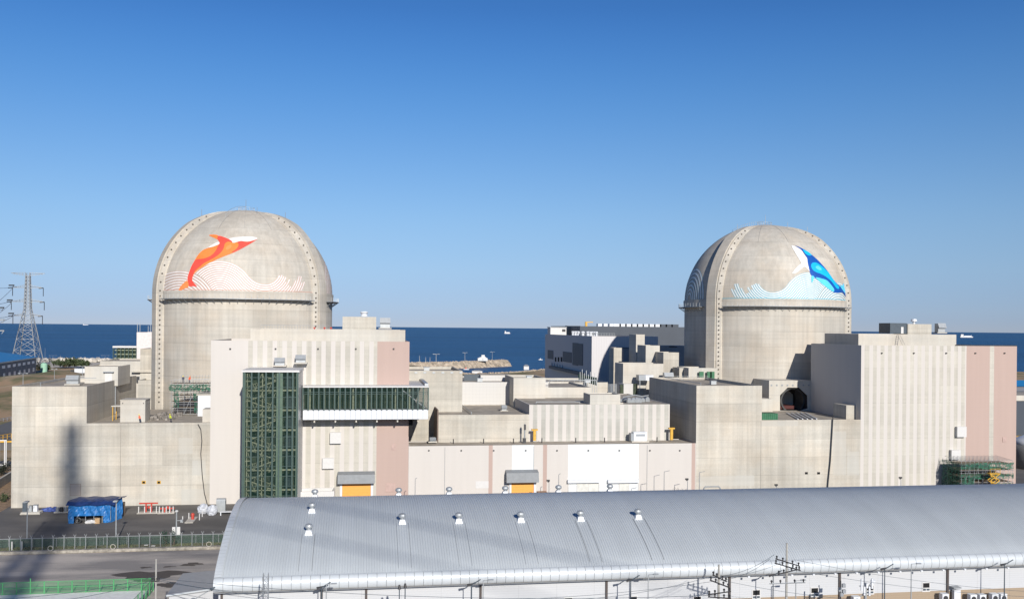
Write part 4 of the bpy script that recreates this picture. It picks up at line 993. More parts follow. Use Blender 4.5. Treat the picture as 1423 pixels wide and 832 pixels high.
mass(hall2, M_clad2, a.x, b.x + 4, 405, 470, 0, a.z, .3, .5)
for i in range(14):
    q = P(833 + i * 8.0, 451, 408); B('roof_vent', M_wpan if i < 11 else M_clad2, hall2, (q.x - (.9 if i < 3 else 1.7), q.x + (.9 if i < 3 else 1.7), 407, 410, a.z - .3, a.z + 1.2))
cr = thing('gantry_crane', (P(816, 452, 405).x, 410, 41), 'yellow roof crane arm above the long dark hall', 'crane'); q = P(813.5, 454, 409)
B('mast', M_yellow, cr, (q.x, q.x + .9, 409, 410, a.z - .3, P(813, 448, 409).z)); B('arm', M_yellow, cr, (q.x, P(824, 449, 409).x, 409, 410, P(813, 448, 409).z + .001, P(813, 449.6, 409).z + .9))
for i, (x0, y0, x1, y1, Y, d, mat, lb, zb) in enumerate((
    (884, 464.5, 896, 484, 292, 8, M_con2, 'tall narrow concrete shaft before the dark hall', 20), (897.5, 479.8, 916.8, 505, 277, 9, M_con2, 'upper pale concrete cube in the stepped group left of the blue whale dome', 15),
    (922, 489.5, 943.5, 518, 269, 9, M_con, 'large concrete cube nearest the blue whale dome in the stepped group', 12), (866, 505, 922, 528, 265, 9, M_con2, 'long low concrete front of the stepped group', 12),
    (853, 483, 864, 500, 300, 6, M_con, 'dim concrete stub beside the grey hall corner', 12))):
    t = thing('concrete_block', (P(x0, y0, Y).x, Y, zb), lb, 'concrete building'); mass(t, mat, P(x0, y0, Y).x, P(x1, y0, Y).x, Y, Y + d, zb, P(x0, y0, Y).z, .3, .3)
t = thing('dark_annexe', (90, 330, 12), 'low dark annexe between the grey hall and the long dark hall', 'building'); a = P(866, 484, 332); B('wall', M_grey3, t, (a.x, P(884, 484, 332).x, 332, 345, 12, a.z)); B('roof', M_shade, t, (a.x - .1, P(884, 484, 332).x + .1, 331.9, 345, a.z, a.z + .2))
t = thing('dark_annexe', (110, 350, 12), 'dark recessed block behind the stepped concrete group near the blue whale dome', 'building'); a = P(897, 480, 350); B('wall', M_grey3, t, (P(896, 480, 350).x, P(957, 480, 350).x, 350, 360, 12, a.z)); 
for q in ((906, 470, 911, 480), (930, 471, 941, 482)): e = P(q[0], q[3], 349.9); f = P(q[2], q[1], 349.9); B('window', M_black, t, (e.x, f.x, 349.8, 350.1, e.z, min(f.z, a.z - .2)))
# rooftop plant between
t = thing('roof_duct', (96, 285, 22), 'white boxed duct on legs in front of the stepped concrete group', 'duct'); a = P(888, 521, 260); b = P(908, 528.5, 260); B('casing', M_wpan, t, (a.x + 2, b.x, 260, 263, b.z, a.z)); B('end', M_greym, t, (a.x, a.x + 1.99, 260.1, 262.9, b.z, a.z)); B('leg', M_greym, t, (a.x + .2, a.x + .4, 260, 260.2, 15, b.z), (b.x - .4, b.x - .2, 260, 260.2, 15, b.z))
px_ahu(928, 529, 262, 'green grey cooling unit behind the long shaded parapet', 2.6, 2.4)
px_ahu(858, 560.5, 228, 'small white cooling unit left of the machinery pile on the striped tier', 1.6, 1.1)
random.seed(21); m = MB(); q = P(880, 558, 232)
for i in range(16):
    x = q.x - 3 + random.random() * 7; y = 230 + random.random() * 4; s = random.uniform(.3, .8); m.lathe((x, y), [(s, 21.3), (s, 21.3 + s), (s * .5, 21.4 + s * 1.6)], 8)
m.path([(q.x - 3, 231, 22.6), (q.x, 230.5, 23.2), (q.x + 2, 231, 22.8), (q.x + 4, 232, 23.0)], .18)
tag(m.build('pump_set', M_lightm), 'cluster of grey pumps and pipes on the striped tier roof by the shaded wall', 'machinery')
# inner walls around that roof
t = thing('concrete_block', (66, 262, 18), 'pale wall panel with dark slot behind the machinery on the striped tier', 'wall'); a = P(867, 533, 262); b = P(880, 533, 262); B('wall', M_tile, t, (a.x, b.x, 262.2, 268, 18, a.z)); B('slot', M_inw, t, (a.x - 1, a.x - .01, 262.3, 263, 18, a.z - .3), (b.x + .01, b.x + 1.2, 262.3, 263, 18, a.z))
t = thing('corner_wall', (76, 266, 18), 'small sunlit wall in the corner by the long shaded parapet', 'wall'); a = P(886, 532, 264); b = P(898, 532, 264); B('wall', M_con2, t, (a.x, b.x, 264, 268, 18, a.z))
# green walkway shelter
t = thing('covered_stair', (66, 275, 24), 'green panelled covered stairway on frames before the grey hall', 'stairway')
a = P(806, 520, 278); b = P(827, 524, 270); z0 = P(806, 528, 278).z; 
m = MB(); m.add([(a.x, 278, z0), (b.x, 268, z0 - 1), (b.x, 268, b.z), (a.x, 278, a.z)], [(0, 1, 2, 3)]); m.add([(a.x, 280, z0), (b.x, 270, z0 - 1), (b.x, 270, b.z), (a.x, 280, a.z)], [(0, 1, 2, 3)]); m.build('side_panel', M_green, t)
m = MB()
for i in range(9):
    f = i / 8; p = Vector((a.x, 277.8, z0 - 3)).lerp(Vector((b.x, 267.8, z0 - 4)), f); m.bar(p, p + Vector((0, 0, 6.5 if i % 2 else 5.5)), .1, n=4)
m.build('frame', M_lightm, t)
m = MB(); a = P(848, 560, 226)
for i in range(7): x = P(846 + i * 1.8, 550, 240).x; m.bar((x, 240, 21.3), (x, 240, P(850, 533, 240).z), .07, n=4)
tag(m.build('pipe_rack', M_lightm), 'row of upright grey pipes on the striped tier roof', 'pipes')
# small roof plant near tiers
t = px_ahu(601, 614, 222.5, 'white air unit at the dark corner of the annexe roof beside the concrete tier', 1.3, 1.1)
t = px_ahu(700, 571, 236, 'white cylinder vent unit on the concrete tier roof in the shade edge', 1.2, 1.5)
# yellow posts and cabinet on annexe roof
def tpost(px0, py0, py1, Y, label):
    a = P(px0, py0, Y); b = P(px0, py1, Y); t = thing('yellow_vent_pipe', (a.x, Y, a.z), label, 'pipe'); B('shaft', M_yellow, t, (a.x - .32, a.x + .32, Y, Y + .6, a.z, b.z - .35)); B('head', M_yellow, t, (a.x - .75, a.x + .75, Y - .1, Y + .7, b.z - .35, b.z))
tpost(743, 612, 596, 222, 'yellow T topped pipe on the annexe roof at the left of the stripes'); tpost(933.5, 611, 594, 222, 'yellow T topped pipe in the shaded corner at the right of the stripes')
t = thing('generator_cabinet', (68, 221, 12.4), 'white louvred cabinet on the annexe roof before the stripes', 'cabinet')
a = P(880.5, 613, 221); b = P(899, 600, 221); B('casing', M_wpan, t, (a.x, b.x, 221, 223, 12.7, b.z)); B('base', M_con2, t, (a.x - .5, b.x + .5, 220.7, 223.3, 12.38, 12.7)); B('grille', M_greym, t, (a.x + .6, b.x - .5, 220.93, 221.01, b.z - 1.0, b.z - .5)); B('end_hood', M_greym, t, (a.x - .6, a.x - .01, 221.2, 222.8, 12.7, b.z - .3))
t = thing('roof_cabinet', (40, 222, 12.4), 'slim grey control post beside the yellow pipe on the annexe roof', 'post'); a = P(729, 615, 221.5); m = MB(); m.bar((a.x, 221.5, 12.4), (a.x, 221.5, 17.0), .18); m.build('mast', M_lightm, t); B('box', M_dark, t, (a.x - .5, a.x + .3, 221.2, 221.6, 12.5, 13.6), (a.x - .25, a.x + .25, 221.2, 221.31, 15.6, 16.9))
for i, a_ in enumerate((630, 672, 713.5, 753, 800, 840, 913)):
    q = P(a_, 614, 221.8); m = MB(); m.bar((q.x, 221.8, 12.38), (q.x, 221.8, 13.5), .13); o = tag(m.build('roof_bollard', M_dark), 'short dark stub post on the annexe roof edge, number %s of seven from the left' % ('first', 'second', 'third', 'fourth', 'fifth', 'sixth', 'last')[i], 'post', 'stub posts along the annexe roof'); o['label'] = '%s short dark stub post from the left on the annexe roof' % ('first', 'second', 'third', 'fourth', 'fifth', 'sixth', 'seventh')[i]
# ================================================================== COAST
lh = thing('signal_house', (136, 1122, -1), 'small white house with a turret on the breakwater', 'house'); a = P(663.5, 500, 1122); b = P(677, 497, 1122)
m = MB(); m.box(a.x, b.x, 1118, 1126, a.z - 1, b.z - .5); m.add([(a.x, 1118, b.z - .5), (b.x, 1118, b.z - .5), (b.x - 3, 1118, b.z + 1.5), (a.x + 5, 1118, b.z + 1.5), (a.x, 1126, b.z - .5), (b.x, 1126, b.z - .5), (b.x - 3, 1126, b.z + 1.5), (a.x + 5, 1126, b.z + 1.5)], [(0, 1, 2, 3), (4, 7, 6, 5), (3, 2, 6, 7), (0, 3, 7, 4), (1, 5, 6, 2)])
m.build('wall', M_white, lh); a = P(669, 497, 1120); b = P(673.5, 493, 1120); B('turret', M_white, lh, (a.x, b.x, 1119, 1125, a.z, b.z)); B('door', M_greym, lh, (a.x + 1, a.x + 2.2, 1117.9, 1118, a.z - 3, a.z - 1))
def mast(px, pyt, pyb, Y, label, arm=2.2, r=.14, name='lamp_post', cat='lamp post', double=True):
    a = P(px, pyb, Y); b = P(px, pyt, Y); t = thing(name, (a.x, Y, a.z), label, cat); m = MB(); m.bar(a, (a.x, Y, b.z), r, r * .6, n=6); m.build('pole', M_lightm, t)
    if arm:
        for s in ((-1, 1) if double else (1,)):
            m = MB(); m.bar((a.x, Y, b.z), (a.x + s * arm, Y, b.z + .15), r * .6, n=5); m.build('arm', M_lightm, t); B('lamp_head', M_lightm, t, (a.x + s * arm - .35, a.x + s * arm + .35, Y - .2, Y + .2, b.z, b.z + .22))
for (x, yt, yb, Y, lb, ar) in ((583, 494, 503, 700, 'plain white mast at the left start of the breakwater', 0), (591.5, 496, 503, 700, 'short white mast second from the left on the breakwater', 0), (597.5, 496, 503, 700, 'short white mast third from the left on the breakwater', 0), (606, 492, 502, 700, 'double armed lamp post left of the breakwater middle', 2.2),
                       (646, 490, 501, 900, 'lamp post on the breakwater left of the white house', 2.0), (684, 489, 500, 1100, 'lamp post on the breakwater right of the white house', 2.4)):
    mast(x, yt, yb, Y, lb, ar, .3)
for (x, yt, yb, Y, lb, ar) in ((62.5, 483, 502, 900, 'tall plain mast on the seawall right of the pylon', 0), (73.5, 494, 502.5, 900, 'double armed lamp post on the seawall between two masts', 3), (84, 493, 502, 900, 'short plain mast on the seawall', 0), (146, 494, 502, 900, 'double armed lamp post on the seawall near the green glass box', 3), (75.5, 513, 527, 400, 'grey pole on the brown hillside behind the left roof', .8), (32, 519, 534, 330, 'small lamp pole on the dry slope by the far left road', 1.2), (114.5, 509, 524, 380, 'pole near the pale shed behind the left roof hut', .8)):
    mast(x, yt, yb, Y, lb, ar, .11)
# harbour small things
for x, y, lb in ((1018 / 1, 0, ''),): pass
for (px, py, s, lb) in ((647.5, 513.5, 1.2, 'tiny white boat in the harbour mouth'), (751, 500, 1.6, 'tiny white buoy boat off the grey hall')):
    q = G(px, py, -8); t = thing('small_boat', (q.x, q.y, -8), lb, 'boat'); m = MB(); m.prism([(q.x - 3, q.y), (q.x - 2, q.y - .9), (q.x + 2.4, q.y - .9), (q.x + 3.6, q.y), (q.x + 2.4, q.y + .9), (q.x - 2, q.y + .9)], -8.3, -7.0); m.build('hull', M_white, t); B('cabin', M_red if px < 700 else M_white, t, (q.x - 1, q.x + .6, q.y - .6, q.y + .6, -7.0, -5.6))
for (px, py, w_, h_, lb) in ((663, 518, 9, 2.4, 'small white harbour cabin with sloped roof on the near shore'), (731.5, 513, 5, 4, 'small white hut on the sandy far shore')):
    q = G(px, py, 0.2); t = thing('shore_cabin', (q.x, q.y, 0), lb, 'cabin'); B('wall', M_white, t, (q.x - w_ / 2, q.x + w_ / 2, q.y, q.y + 4, -.3, h_ * .8)); m = MB(); m.add([(q.x - w_ / 2 - .3, q.y - .3, h_ * .8), (q.x + w_ / 2 + .3, q.y - .3, h_ * .8), (q.x + w_ / 4, q.y + 2, h_ * 1.2), (q.x - w_ / 4, q.y + 2, h_ * 1.2), (q.x - w_ / 2 - .3, q.y + 4.3, h_ * .8), (q.x + w_ / 2 + .3, q.y + 4.3, h_ * .8)], [(0, 1, 2, 3), (3, 2, 5, 4), (0, 3, 4), (1, 5, 2)]); m.build('roof', M_greym, t)
def ship(px, py, L, label, hull, H=9):
    q = G(px, py, -8); x, y = q.x, q.y; t = thing('cargo_ship', (x, y, -8), label, 'ship')
    m = MB(); m.prism([(x - L / 2, y - L * .07), (x + L * .4, y - L * .07), (x + L / 2, y), (x + L * .4, y + L * .07), (x - L / 2, y + L * .07)], -8.5, -8 + H * .45); m.build('hull', hull, t)
    B('superstructure', M_white, t, (x - L * .45, x - L * .25, y - L * .05, y + L * .05, -8 + H * .45, -8 + H * 1.3)); B('deck_cargo', M_wpan, t, (x - L * .2, x + L * .35, y - L * .04, y + L * .04, -8 + H * .45, -8 + H * .75)); m = MB(); m.bar((x + L * .38, y, -8), (x + L * .38, y, -8 + H * 1.1), L * .008); m.build('mast', M_white, t)
ship(119, 451.6, 210, 'small white cargo ship on the horizon at the left', plain('ship_pale', (.6, .6, .62), .6), 32)
ship(705, 463.5, 48, 'tiny white ship at sea in the middle', M_white, 17)
ship(1343, 468.8, 130, 'white ship with long low deck beyond the right striped block', M_white, 22)

# ================================================================== LEFT BACKGROUND
A_ = G(0, 530); Bc = G(50, 519.3); dr = (Bc - A_); dr.z = 0; L_ = dr.length; dr.normalize(); nr_ = Vector((-dr.y, dr.x, 0))     # nr_ points left (away)
ht = 13.3; A0 = A_ - dr * 160
gh = thing('warehouse', (Bc.x, Bc.y, 0), 'dark grey warehouse with blue roof and two rows of white windows at the far left', 'warehouse')
def qd(p, q, z0, z1): return [(p.x, p.y, z0), (q.x, q.y, z0), (q.x, q.y, z1), (p.x, p.y, z1)]
W_ = 55; Bb_ = Bc + nr_ * W_; Ab = A0 + nr_ * W_
m = MB(); M_gwall = plain('warehouse_wall', (.135, .14, .165), .6, var=.05)
m.add(qd(A0, Bc, -1, ht), [(0, 1, 2, 3)]); m.add(qd(Bc, Bb_, -1, ht), [(0, 1, 2, 3)]); m.add(qd(Bb_, Ab, -1, ht), [(0, 1, 2, 3)]); m.add(qd(Ab, A0, -1, ht), [(0, 1, 2, 3)])
rg0 = A0 + nr_ * W_ / 2; rg1 = Bc + nr_ * W_ / 2; m.add([(Bc.x, Bc.y, ht), (Bb_.x, Bb_.y, ht), (rg1.x, rg1.y, ht + 4)], [(0, 1, 2)]); m.build('wall', M_gwall, gh)
M_broof = plain('blue_roof', (.02, .20, .46), .5, var=.05, scale=.1)
o1 = -nr_ * 1.0 + dr * .6
m = MB(); e0 = A0 - nr_ * 1; e1 = Bc - nr_ * 1 + dr; f0 = Ab + nr_ * 1; f1 = Bb_ + nr_ * 1 + dr; g1 = rg1 + dr
m.add([(e0.x, e0.y, ht), (e1.x, e1.y, ht), (g1.x, g1.y, ht + 4.2), (rg0.x, rg0.y, ht + 4.2), (f0.x, f0.y, ht), (f1.x, f1.y, ht)], [(0, 1, 2, 3), (3, 2, 5, 4)]); m.build('roof', M_broof, gh)
m = MB(); m.add([(e0.x, e0.y, ht - .9), (e1.x, e1.y, ht - .9), (e1.x, e1.y, ht + .05), (e0.x, e0.y, ht + .05), (f1.x, f1.y, ht - .9), (f1.x, f1.y, ht + .05)], [(0, 1, 2, 3), (1, 4, 5, 2)]); m.build('gutter', M_lightm, gh)
M_win = plain('window_white', (.95, .95, .95), .3)
for i in range(15):
    p = Bc - dr * (6 + i * 14.5); q = p - dr * 8.5; off = -nr_ * .08; off2 = -nr_ * .12
    m = MB(); m.add(qd(q + off, p + off, 8.6, 10.6), [(0, 1, 2, 3)]); m.build('window', M_win, gh)
    q = p - dr * 5.5; m = MB(); m.add(qd(q + off, p + off, 2.3, 5.3), [(0, 1, 2, 3)]); wq = m.build('window', M_win, gh)
    m = MB(); m.add(qd(p + off2 - dr * 3.1, p + off2 - dr * 2.5, 2.4, 5.2), [(0, 1, 2, 3)]); m.build('mullion', M_gwall, wq)
    m = MB(); pp = p + dr * 3; m.add(qd(pp + off - dr * .4, pp + off, 0, 13), [(0, 1, 2, 3)]); m.build('downpipe', M_lightm, gh)
# transmission pylon
q = G(38, 509); PYX, PYY = P(38, 500, 940).x, 940
py = thing('transmission_pylon', (PYX, PYY, 0), 'pale lattice steel transmission pylon with three pairs of arms beyond the blue roofed warehouse', 'pylon')
pt = P(38, 379, 940).z; sc = 940 / F_PX
def hw(z): return 11.5 - (11.5 - 2.6) * min(1, z / (pt * .62)) if z < pt * .62 else 2.6 - 1.0 * (z - pt * .62) / (pt * .38)
Mp = plain('pylon_steel', (.33, .34, .345), .5, .2)
for sx in (-1, 1):
    for sy in (-1, 1):
        m = MB(); zs = [-1, pt * .3, pt * .62, pt]
        for a, b in zip(zs[:-1], zs[1:]): m.bar((PYX + sx * hw(max(a, 0)), PYY + sy * hw(max(a, 0)), a), (PYX + sx * hw(b), PYY + sy * hw(b), b), .45, .34, n=4)
        m.build('leg', Mp, py)
z = 2.0; lv = [2.0]
while z < pt - 3: z += max(3.4, hw(z) * 1.15); lv.append(min(z, pt))
for a, b in zip(lv[:-1], lv[1:]):
    m = MB()
    for sx, sy, tx, ty in ((-1, -1, 1, -1), (1, -1, 1, 1), (1, 1, -1, 1), (-1, 1, -1, -1)):
        ha, hb_ = hw(a), hw(b); p0 = (PYX + sx * ha, PYY + sy * ha, a); p1 = (PYX + tx * hb_, PYY + ty * hb_, b); p2 = (PYX + tx * ha, PYY + ty * ha, a); p3 = (PYX + sx * hb_, PYY + sy * hb_, b)
        m.bar(p0, p1, .19, n=4); m.bar(p2, p3, .19, n=4); m.bar(p3, p1, .19, n=4)
    m.build('lattice_panel', Mp, py)
for zf, la, nm_ in ((381, 15, 0), (398, 13.5, 1), (417.5, 14.5, 1), (437, 13, 1)):
    z = P(38, zf, 940).z
    for s in (-1, 1):
        m = MB(); tip = (PYX + s * (la + 0), PYY, z + (1 if nm_ == 0 else -1.2)); m.bar((PYX + s * 1.8, PYY - 1.5, z + 1.5), tip, .22, n=4); m.bar((PYX + s * 1.8, PYY - 1.5, z - 1.5), tip, .22, n=4)
        m.bar((PYX + s * 1.8, PYY + 1.5, z), tip, .2, n=4)
        for k in range(4): f = (k + 1) / 5; xx = PYX + s * (1.8 + (la - 1.8) * f); m.bar((xx, PYY - 1.5 * (1 - f), z + 1.5 - 1.5 * f), (xx, PYY - 1.5 * (1 - f), z - 1.5 + .6 * f), .15, n=4)
        am = m.build('crossarm', Mp, py)
        if nm_:
            m = MB(); m.bar(tip, (tip[0] - 0, PYY, z - 9), .32, n=5); m.bar((tip[0] - 4, PYY, z - 1.6), tip, .5, n=5); m.build('insulator', M_dark, am)
# conductors running off to the left from the pylon
for i, (x0, y0, x1, y1, r) in enumerate(((23, 398, -40, 391, .22), (18, 417.5, -40, 418, .22), (22, 437, -40, 436, .22), (18, 400, -40, 440, .2), (16, 421, -40, 452, .2), (20, 438, -40, 455, .2), (2, 430, -40, 425, .2))):
    m = MB(); a = P(x0, y0, 930); b = P(x1, y1, 700); pts = [a.lerp(b, t / 12) - Vector((0, 0, 3 * math.sin(math.pi * t / 12))) for t in range(13)]; m.path(pts, r, 4)
    tag(m.build('power_cable', M_lightm), '%s power cable leaving the pylon toward the left edge' % ('topmost level', 'second level', 'third level', 'first sagging', 'second sagging', 'lowest sagging', 'detached short')[i], 'cable', 'cables of the left pylon')
for i, (x, y) in enumerate(((16, 397), (13.5, 417.5), (15.5, 436), (2, 428), (3, 445), (2, 460))):
    q = P(x, y, 925); m = MB(); m.bar(q + Vector((-2.4, 0, .4)), q + Vector((2.4, 0, .5)), .6, n=6); m.bar(q + Vector((2.2, 0, .4)), q + Vector((.2, 0, -2.4)), .3, n=4)
    tag(m.build('insulator_string', M_dark if i < 4 else M_lightm), ('dark insulator string on the highest cable left of the pylon', 'dark insulator string on the middle cable left of the pylon', 'dark insulator string on the low cable left of the pylon', 'grey insulator string at the left edge above the horizon', 'grey insulator string at the left edge on the horizon', 'pale insulator string at the left edge over the sea')[i], 'insulator')

# bushes and trees: leaf clumps on stems
n = N('leaf', .8); n.color(n.mix(n.ramp(n.noise(.6, 3), .35, .65), (.028, .045, .018), (.065, .085, .03))); M_leaf = n.m
M_bark = plain('bark', (.10, .075, .05), .9)
def bush(loc, r, h, label, name='shrub', cnt=260, mat=None, leaf=.35, cat='shrub'):
    t = thing(name, loc, label, cat); x, y, z = loc; m = MB()
    for i in range(5): a = i * 1.3; m.bar((x, y, z - .2), (x + .5 * r * math.cos(a), y + .5 * r * math.sin(a), z + h * .7), .05 * r + .03, .02, n=4)
    m.build('stem', M_bark, t); m = MB()
    cl = [(random.uniform(-.7, .7) * r, random.uniform(-.7, .7) * r, random.uniform(.3, .85) * h) for _ in range(9)]
    for i in range(cnt):
        c = random.choice(cl); p = Vector((x + c[0] + random.gauss(0, .22 * r), y + c[1] + random.gauss(0, .22 * r), z + max(.05, c[2] + random.gauss(0, .16 * h))))
        u = Vector((random.gauss(0, 1), random.gauss(0, 1), random.gauss(0, 1))).normalized() * leaf; v = Vector((random.gauss(0, 1), random.gauss(0, 1), random.gauss(0, 1))).normalized() * leaf
        m.add([p - u, p + v * .6, p + u, p - v * .6], [(0, 1, 2, 3)])
    m.build('foliage', mat or M_leaf, t); return t
random.seed(31)
for i, (px, py_, r, h) in enumerate(((84, 508, 7, 6), (90, 509, 6, 4.5), (97, 508, 8, 6.5), (104, 508, 8, 7), (111, 508.5, 7, 6), (117, 509, 6, 5))):
    q = G(px, py_ + 3, 0); bush((q.x, q.y, 1.5), r, h, '%s dark green shrub from the left in the row on the brown hilltop' % ('first', 'second', 'third', 'fourth', 'fifth', 'sixth')[i], 'coastal_shrub', 260, leaf=1.1)
q = G(53, 516, 0); bush((q.x, q.y, 0), 6, 8, 'dark bush between the warehouse corner and the green tank', 'shrub', 320, plain('dark_leaf', (.02, .025, .015), .9), 1.0)
q = G(66, 516, 0); bush((q.x, q.y, 0), 2.5, 5, 'small green bush right of the pale green tank', 'shrub', 160, leaf=.9)
q = G(61, 517, 0); t = thing('water_tank', (q.x, q.y, 0), 'pale green water tank beside the dark bush near the warehouse', 'tank'); m = MB(); m.lathe((q.x, q.y), [(2.6, -.5), (2.6, 6.5), (2.0, 7.4), (.4, 7.9)], 20); m.build('shell', plain('mint', (.30, .52, .38), .6), t, smooth=False); B('base', M_con2, t, (q.x - 6, q.x - 2.7, q.y, q.y + 3, -.5, 1.2))
q = G(110, 520, 1); t = thing('site_shed', (q.x, q.y, 1), 'pale shed half hidden behind the left roof hut', 'shed'); B('wall', M_wpan, t, (q.x - 3.5, q.x + 6, q.y, q.y + 5, 0, 5.4)); B('roof', M_greym, t, (q.x - 3.8, q.x + 6.3, q.y - .3, q.y + 5.3, 5.4, 5.7)); B('tank', M_dark, t, (q.x - 6.5, q.x - 3.9, q.y, q.y + 3, 0, 4.2))
for i, (px, py_, r, h) in enumerate(((2, 560, 3.2, 3), (7, 557, 3, 2.5), (12, 554, 2.5, 2.6), (1, 551, 3, 2.6), (8, 548, 3, 2.4), (13, 562, 2.2, 1.8), (2, 569, 3, 1.8), (10, 543, 2.4, 2))):
    q = G(px, py_, 0); bush((q.x, q.y, 0), r, h, '%s green shrub of the patch at the far left edge above the road' % ('lowest left', 'lower middle', 'right hand', 'upper left', 'upper middle', 'small lower right', 'roadside', 'topmost')[i], 'shrub', 230, plain('shrub_leaf_%d' % (i % 2), ((.09, .11, .02), (.12, .085, .02))[i % 2], .9, var=.4), .45)
for i, (px, py_, r, h) in enumerate(((3, 697, 1.3, 1.6), (8, 693, 1.0, 1.2))): q = G(px, py_, 0); bush((q.x, q.y, 0), r, h, ('larger', 'smaller')[i] + ' green brown bush on the dry verge left of the concrete block', 'shrub', 160, None, .2)
for i, (px, py_) in enumerate(((3, 660), (9, 655))): q = G(px, py_, 0); bush((q.x, q.y, 0), 1.6, 2.2, ('left', 'right')[i] + ' dark bush beside the concrete kerb wall at the left edge', 'shrub', 240, plain('dark_leaf', (.02, .025, .015), .9), .25)
# far-left road furniture
def rail_px(name, label, pts, z, h, mat, n_=10, r=.06, cat='railing'):
    t = thing(name, tuple(G(*pts[0], z)), label, cat); m1 = MB(); m2 = MB()
    P_ = [G(*p, z) for p in pts]
    for a, b in zip(P_[:-1], P_[1:]):
        for k in (h, h * .5): m1.bar(a + Vector((0, 0, k)), b + Vector((0, 0, k)), r, n=5)
        for i in range(n_ + 1): p = a.lerp(b, i / n_); m = MB(); m.bar(p, p + Vector((0, 0, h)), r, n=5); m.build('post', mat, t)
    m1.build('rail', mat, t); return t
rail_px('guard_rail', 'grey guard rail beside the far left road', [(-30, 591), (15.6, 583)], 0, 1.2, M_lightm, 8, .12)
rail_px('yellow_railing', 'yellow railing on the raised platform at the far left edge', [(-20, 615), (15.8, 609)], 3.0, 1.6, M_yellow, 6, .09)
t = thing('platform', (-90, 280, 0), 'dark raised platform carrying the yellow railing at the far left', 'platform'); a = G(15.8, 612, 3.0); B('deck', M_asph, t, (a.x - 40, a.x + .5, a.y, a.y + 25, -.2, 2.98)); B('edge_beam', M_yellow, t, (a.x - 40, a.x + .5, a.y - .3, a.y - .01, 2.5, 3.0))
a = G(14, 648, 0); t = thing('white_frame_gate', (a.x, a.y, 0), 'white framed steel rack at the left edge beneath the yellow railing', 'rack'); M_w2 = M_white
for dx in (-3.2, -1.8, -.4, 0): B('post', M_w2, t, (a.x + dx - 1.2, a.x + dx - .95, a.y, a.y + .25, 0, 7.2))
B('beam', M_w2, t, (a.x - 4.6, a.x - .95, a.y + .01, a.y + .24, 7.2, 7.5)); B('floor_beam', M_w2, t, (a.x - 4.6, a.x - .95, a.y + .01, a.y + .24, .3, .6))
a = G(-10, 684, 0); b = G(15.9, 667, 0); t = thing('kerb_wall', tuple(a), 'low grey concrete wall slanting up to the left concrete block', 'wall')
m = MB(); d = (b - a).normalized(); nn = Vector((-d.y, d.x, 0)) * .25; m.prism([(a - nn)[:2], (b - nn)[:2], (b + nn)[:2], (a + nn)[:2]], -.2, 2.3); m.build('wall', M_con, t)
# right edge
hx = P(1425, 560, 330); t = thing('grey_building', (hx.x, 330, 0), 'dark grey clad building peeping out beyond the right pink panel', 'building'); a = P(1400, 551, 330); mass(t, M_clad2, a.x, a.x + 60, 330, 370, 0, P(1418, 553, 330).z, .4); B('roof_trim', M_con2, t, (a.x - .2, a.x + 60.2, 329.7, 329.99, P(1418, 553, 330).z - 1, P(1418, 549, 330).z))
t = thing('blue_roof_shed', (P(1418, 540, 520).x, 520, 0), 'blue roofed shed near the shore at the far right edge', 'shed'); a = P(1400, 545, 520); b = P(1440, 533, 520); B('wall', M_gwall, t, (a.x, a.x + 40, 520, 545, -.3, b.z - 1.5)); m = MB(); m.add([(a.x - 1, 519, b.z - 1.5), (a.x + 41, 519, b.z - 1.5), (a.x + 41, 532, b.z + 1.5), (a.x - 1, 532, b.z + 1.5), (a.x - 1, 546, b.z - 1.5), (a.x + 41, 546, b.z - 1.5)], [(0, 1, 2, 3), (3, 2, 5, 4), (0, 3, 4), (1, 5, 2)]); m.build('roof', M_broof, t)
q = P(1445, 640, 250); t = thing('storage_tank', (q.x, 250, 0), 'grey storage tank with pale domed top at the right edge', 'tank'); zt = P(1420, 612, 250).z; r = q.x - P(1409, 640, 250).x
m = MB(); m.lathe((q.x, 250), [(r, -.3), (r, zt - 3), (r, zt - 1.0)], 48); m.build('shell', plain('tank_grey', (.20, .20, .20), .5), t, smooth=True); m = MB(); m.lathe((q.x, 250), [(r, zt - 1.0), (r * .8, zt + .3), (r * .5, zt + 1.3), (.3, zt + 1.8)], 48); m.build('dome', M_wpan, t, smooth=True)
a = P(1400, 611, 262); b = P(1440, 606, 262); t = thing('yellow_railing', (a.x, 262, a.z), 'yellow railing above the storage tank at the right edge', 'railing'); m = MB()
for z in (a.z - 1, a.z, b.z): m.bar((a.x, 262, z), (b.x, 262, z), .12, n=4)
m.build('rail', M_yellow, t); m = MB()
for i in range(8): x = a.x + i * 1.1; m = MB(); m.bar((x, 262, a.z - 3), (x, 262, b.z), .1, n=4); m.build('post', M_yellow, t)
# scaffold at the right pink panel
s0, s1 = P(1336, 660, 209), P(1407, 660, 209); zt = P(1360, 646, 209).z
M_nt = M_net
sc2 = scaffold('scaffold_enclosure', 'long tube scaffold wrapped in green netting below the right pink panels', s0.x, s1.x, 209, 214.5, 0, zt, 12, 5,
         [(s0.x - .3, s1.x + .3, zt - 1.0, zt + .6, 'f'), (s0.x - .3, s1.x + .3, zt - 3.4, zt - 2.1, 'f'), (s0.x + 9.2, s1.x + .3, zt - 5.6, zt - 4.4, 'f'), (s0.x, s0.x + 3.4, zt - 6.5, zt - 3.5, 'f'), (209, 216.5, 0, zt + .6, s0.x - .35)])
B('shade_sheet', plain('scaffold_shadow', (.12, .06, .04), .9), sc2, (s0.x + .3, s1.x - .3, 214.6, 214.8, 1, zt - 1.4))  # dark brown sheet standing in for the shade inside the scaffold
m = MB()
for i in range(14):
    x = s0.x + (s1.x - s0.x) * i / 13; m.bar((x, 209, zt + 1.0), (x - .4, 215, zt + 1.5), .06, n=4)
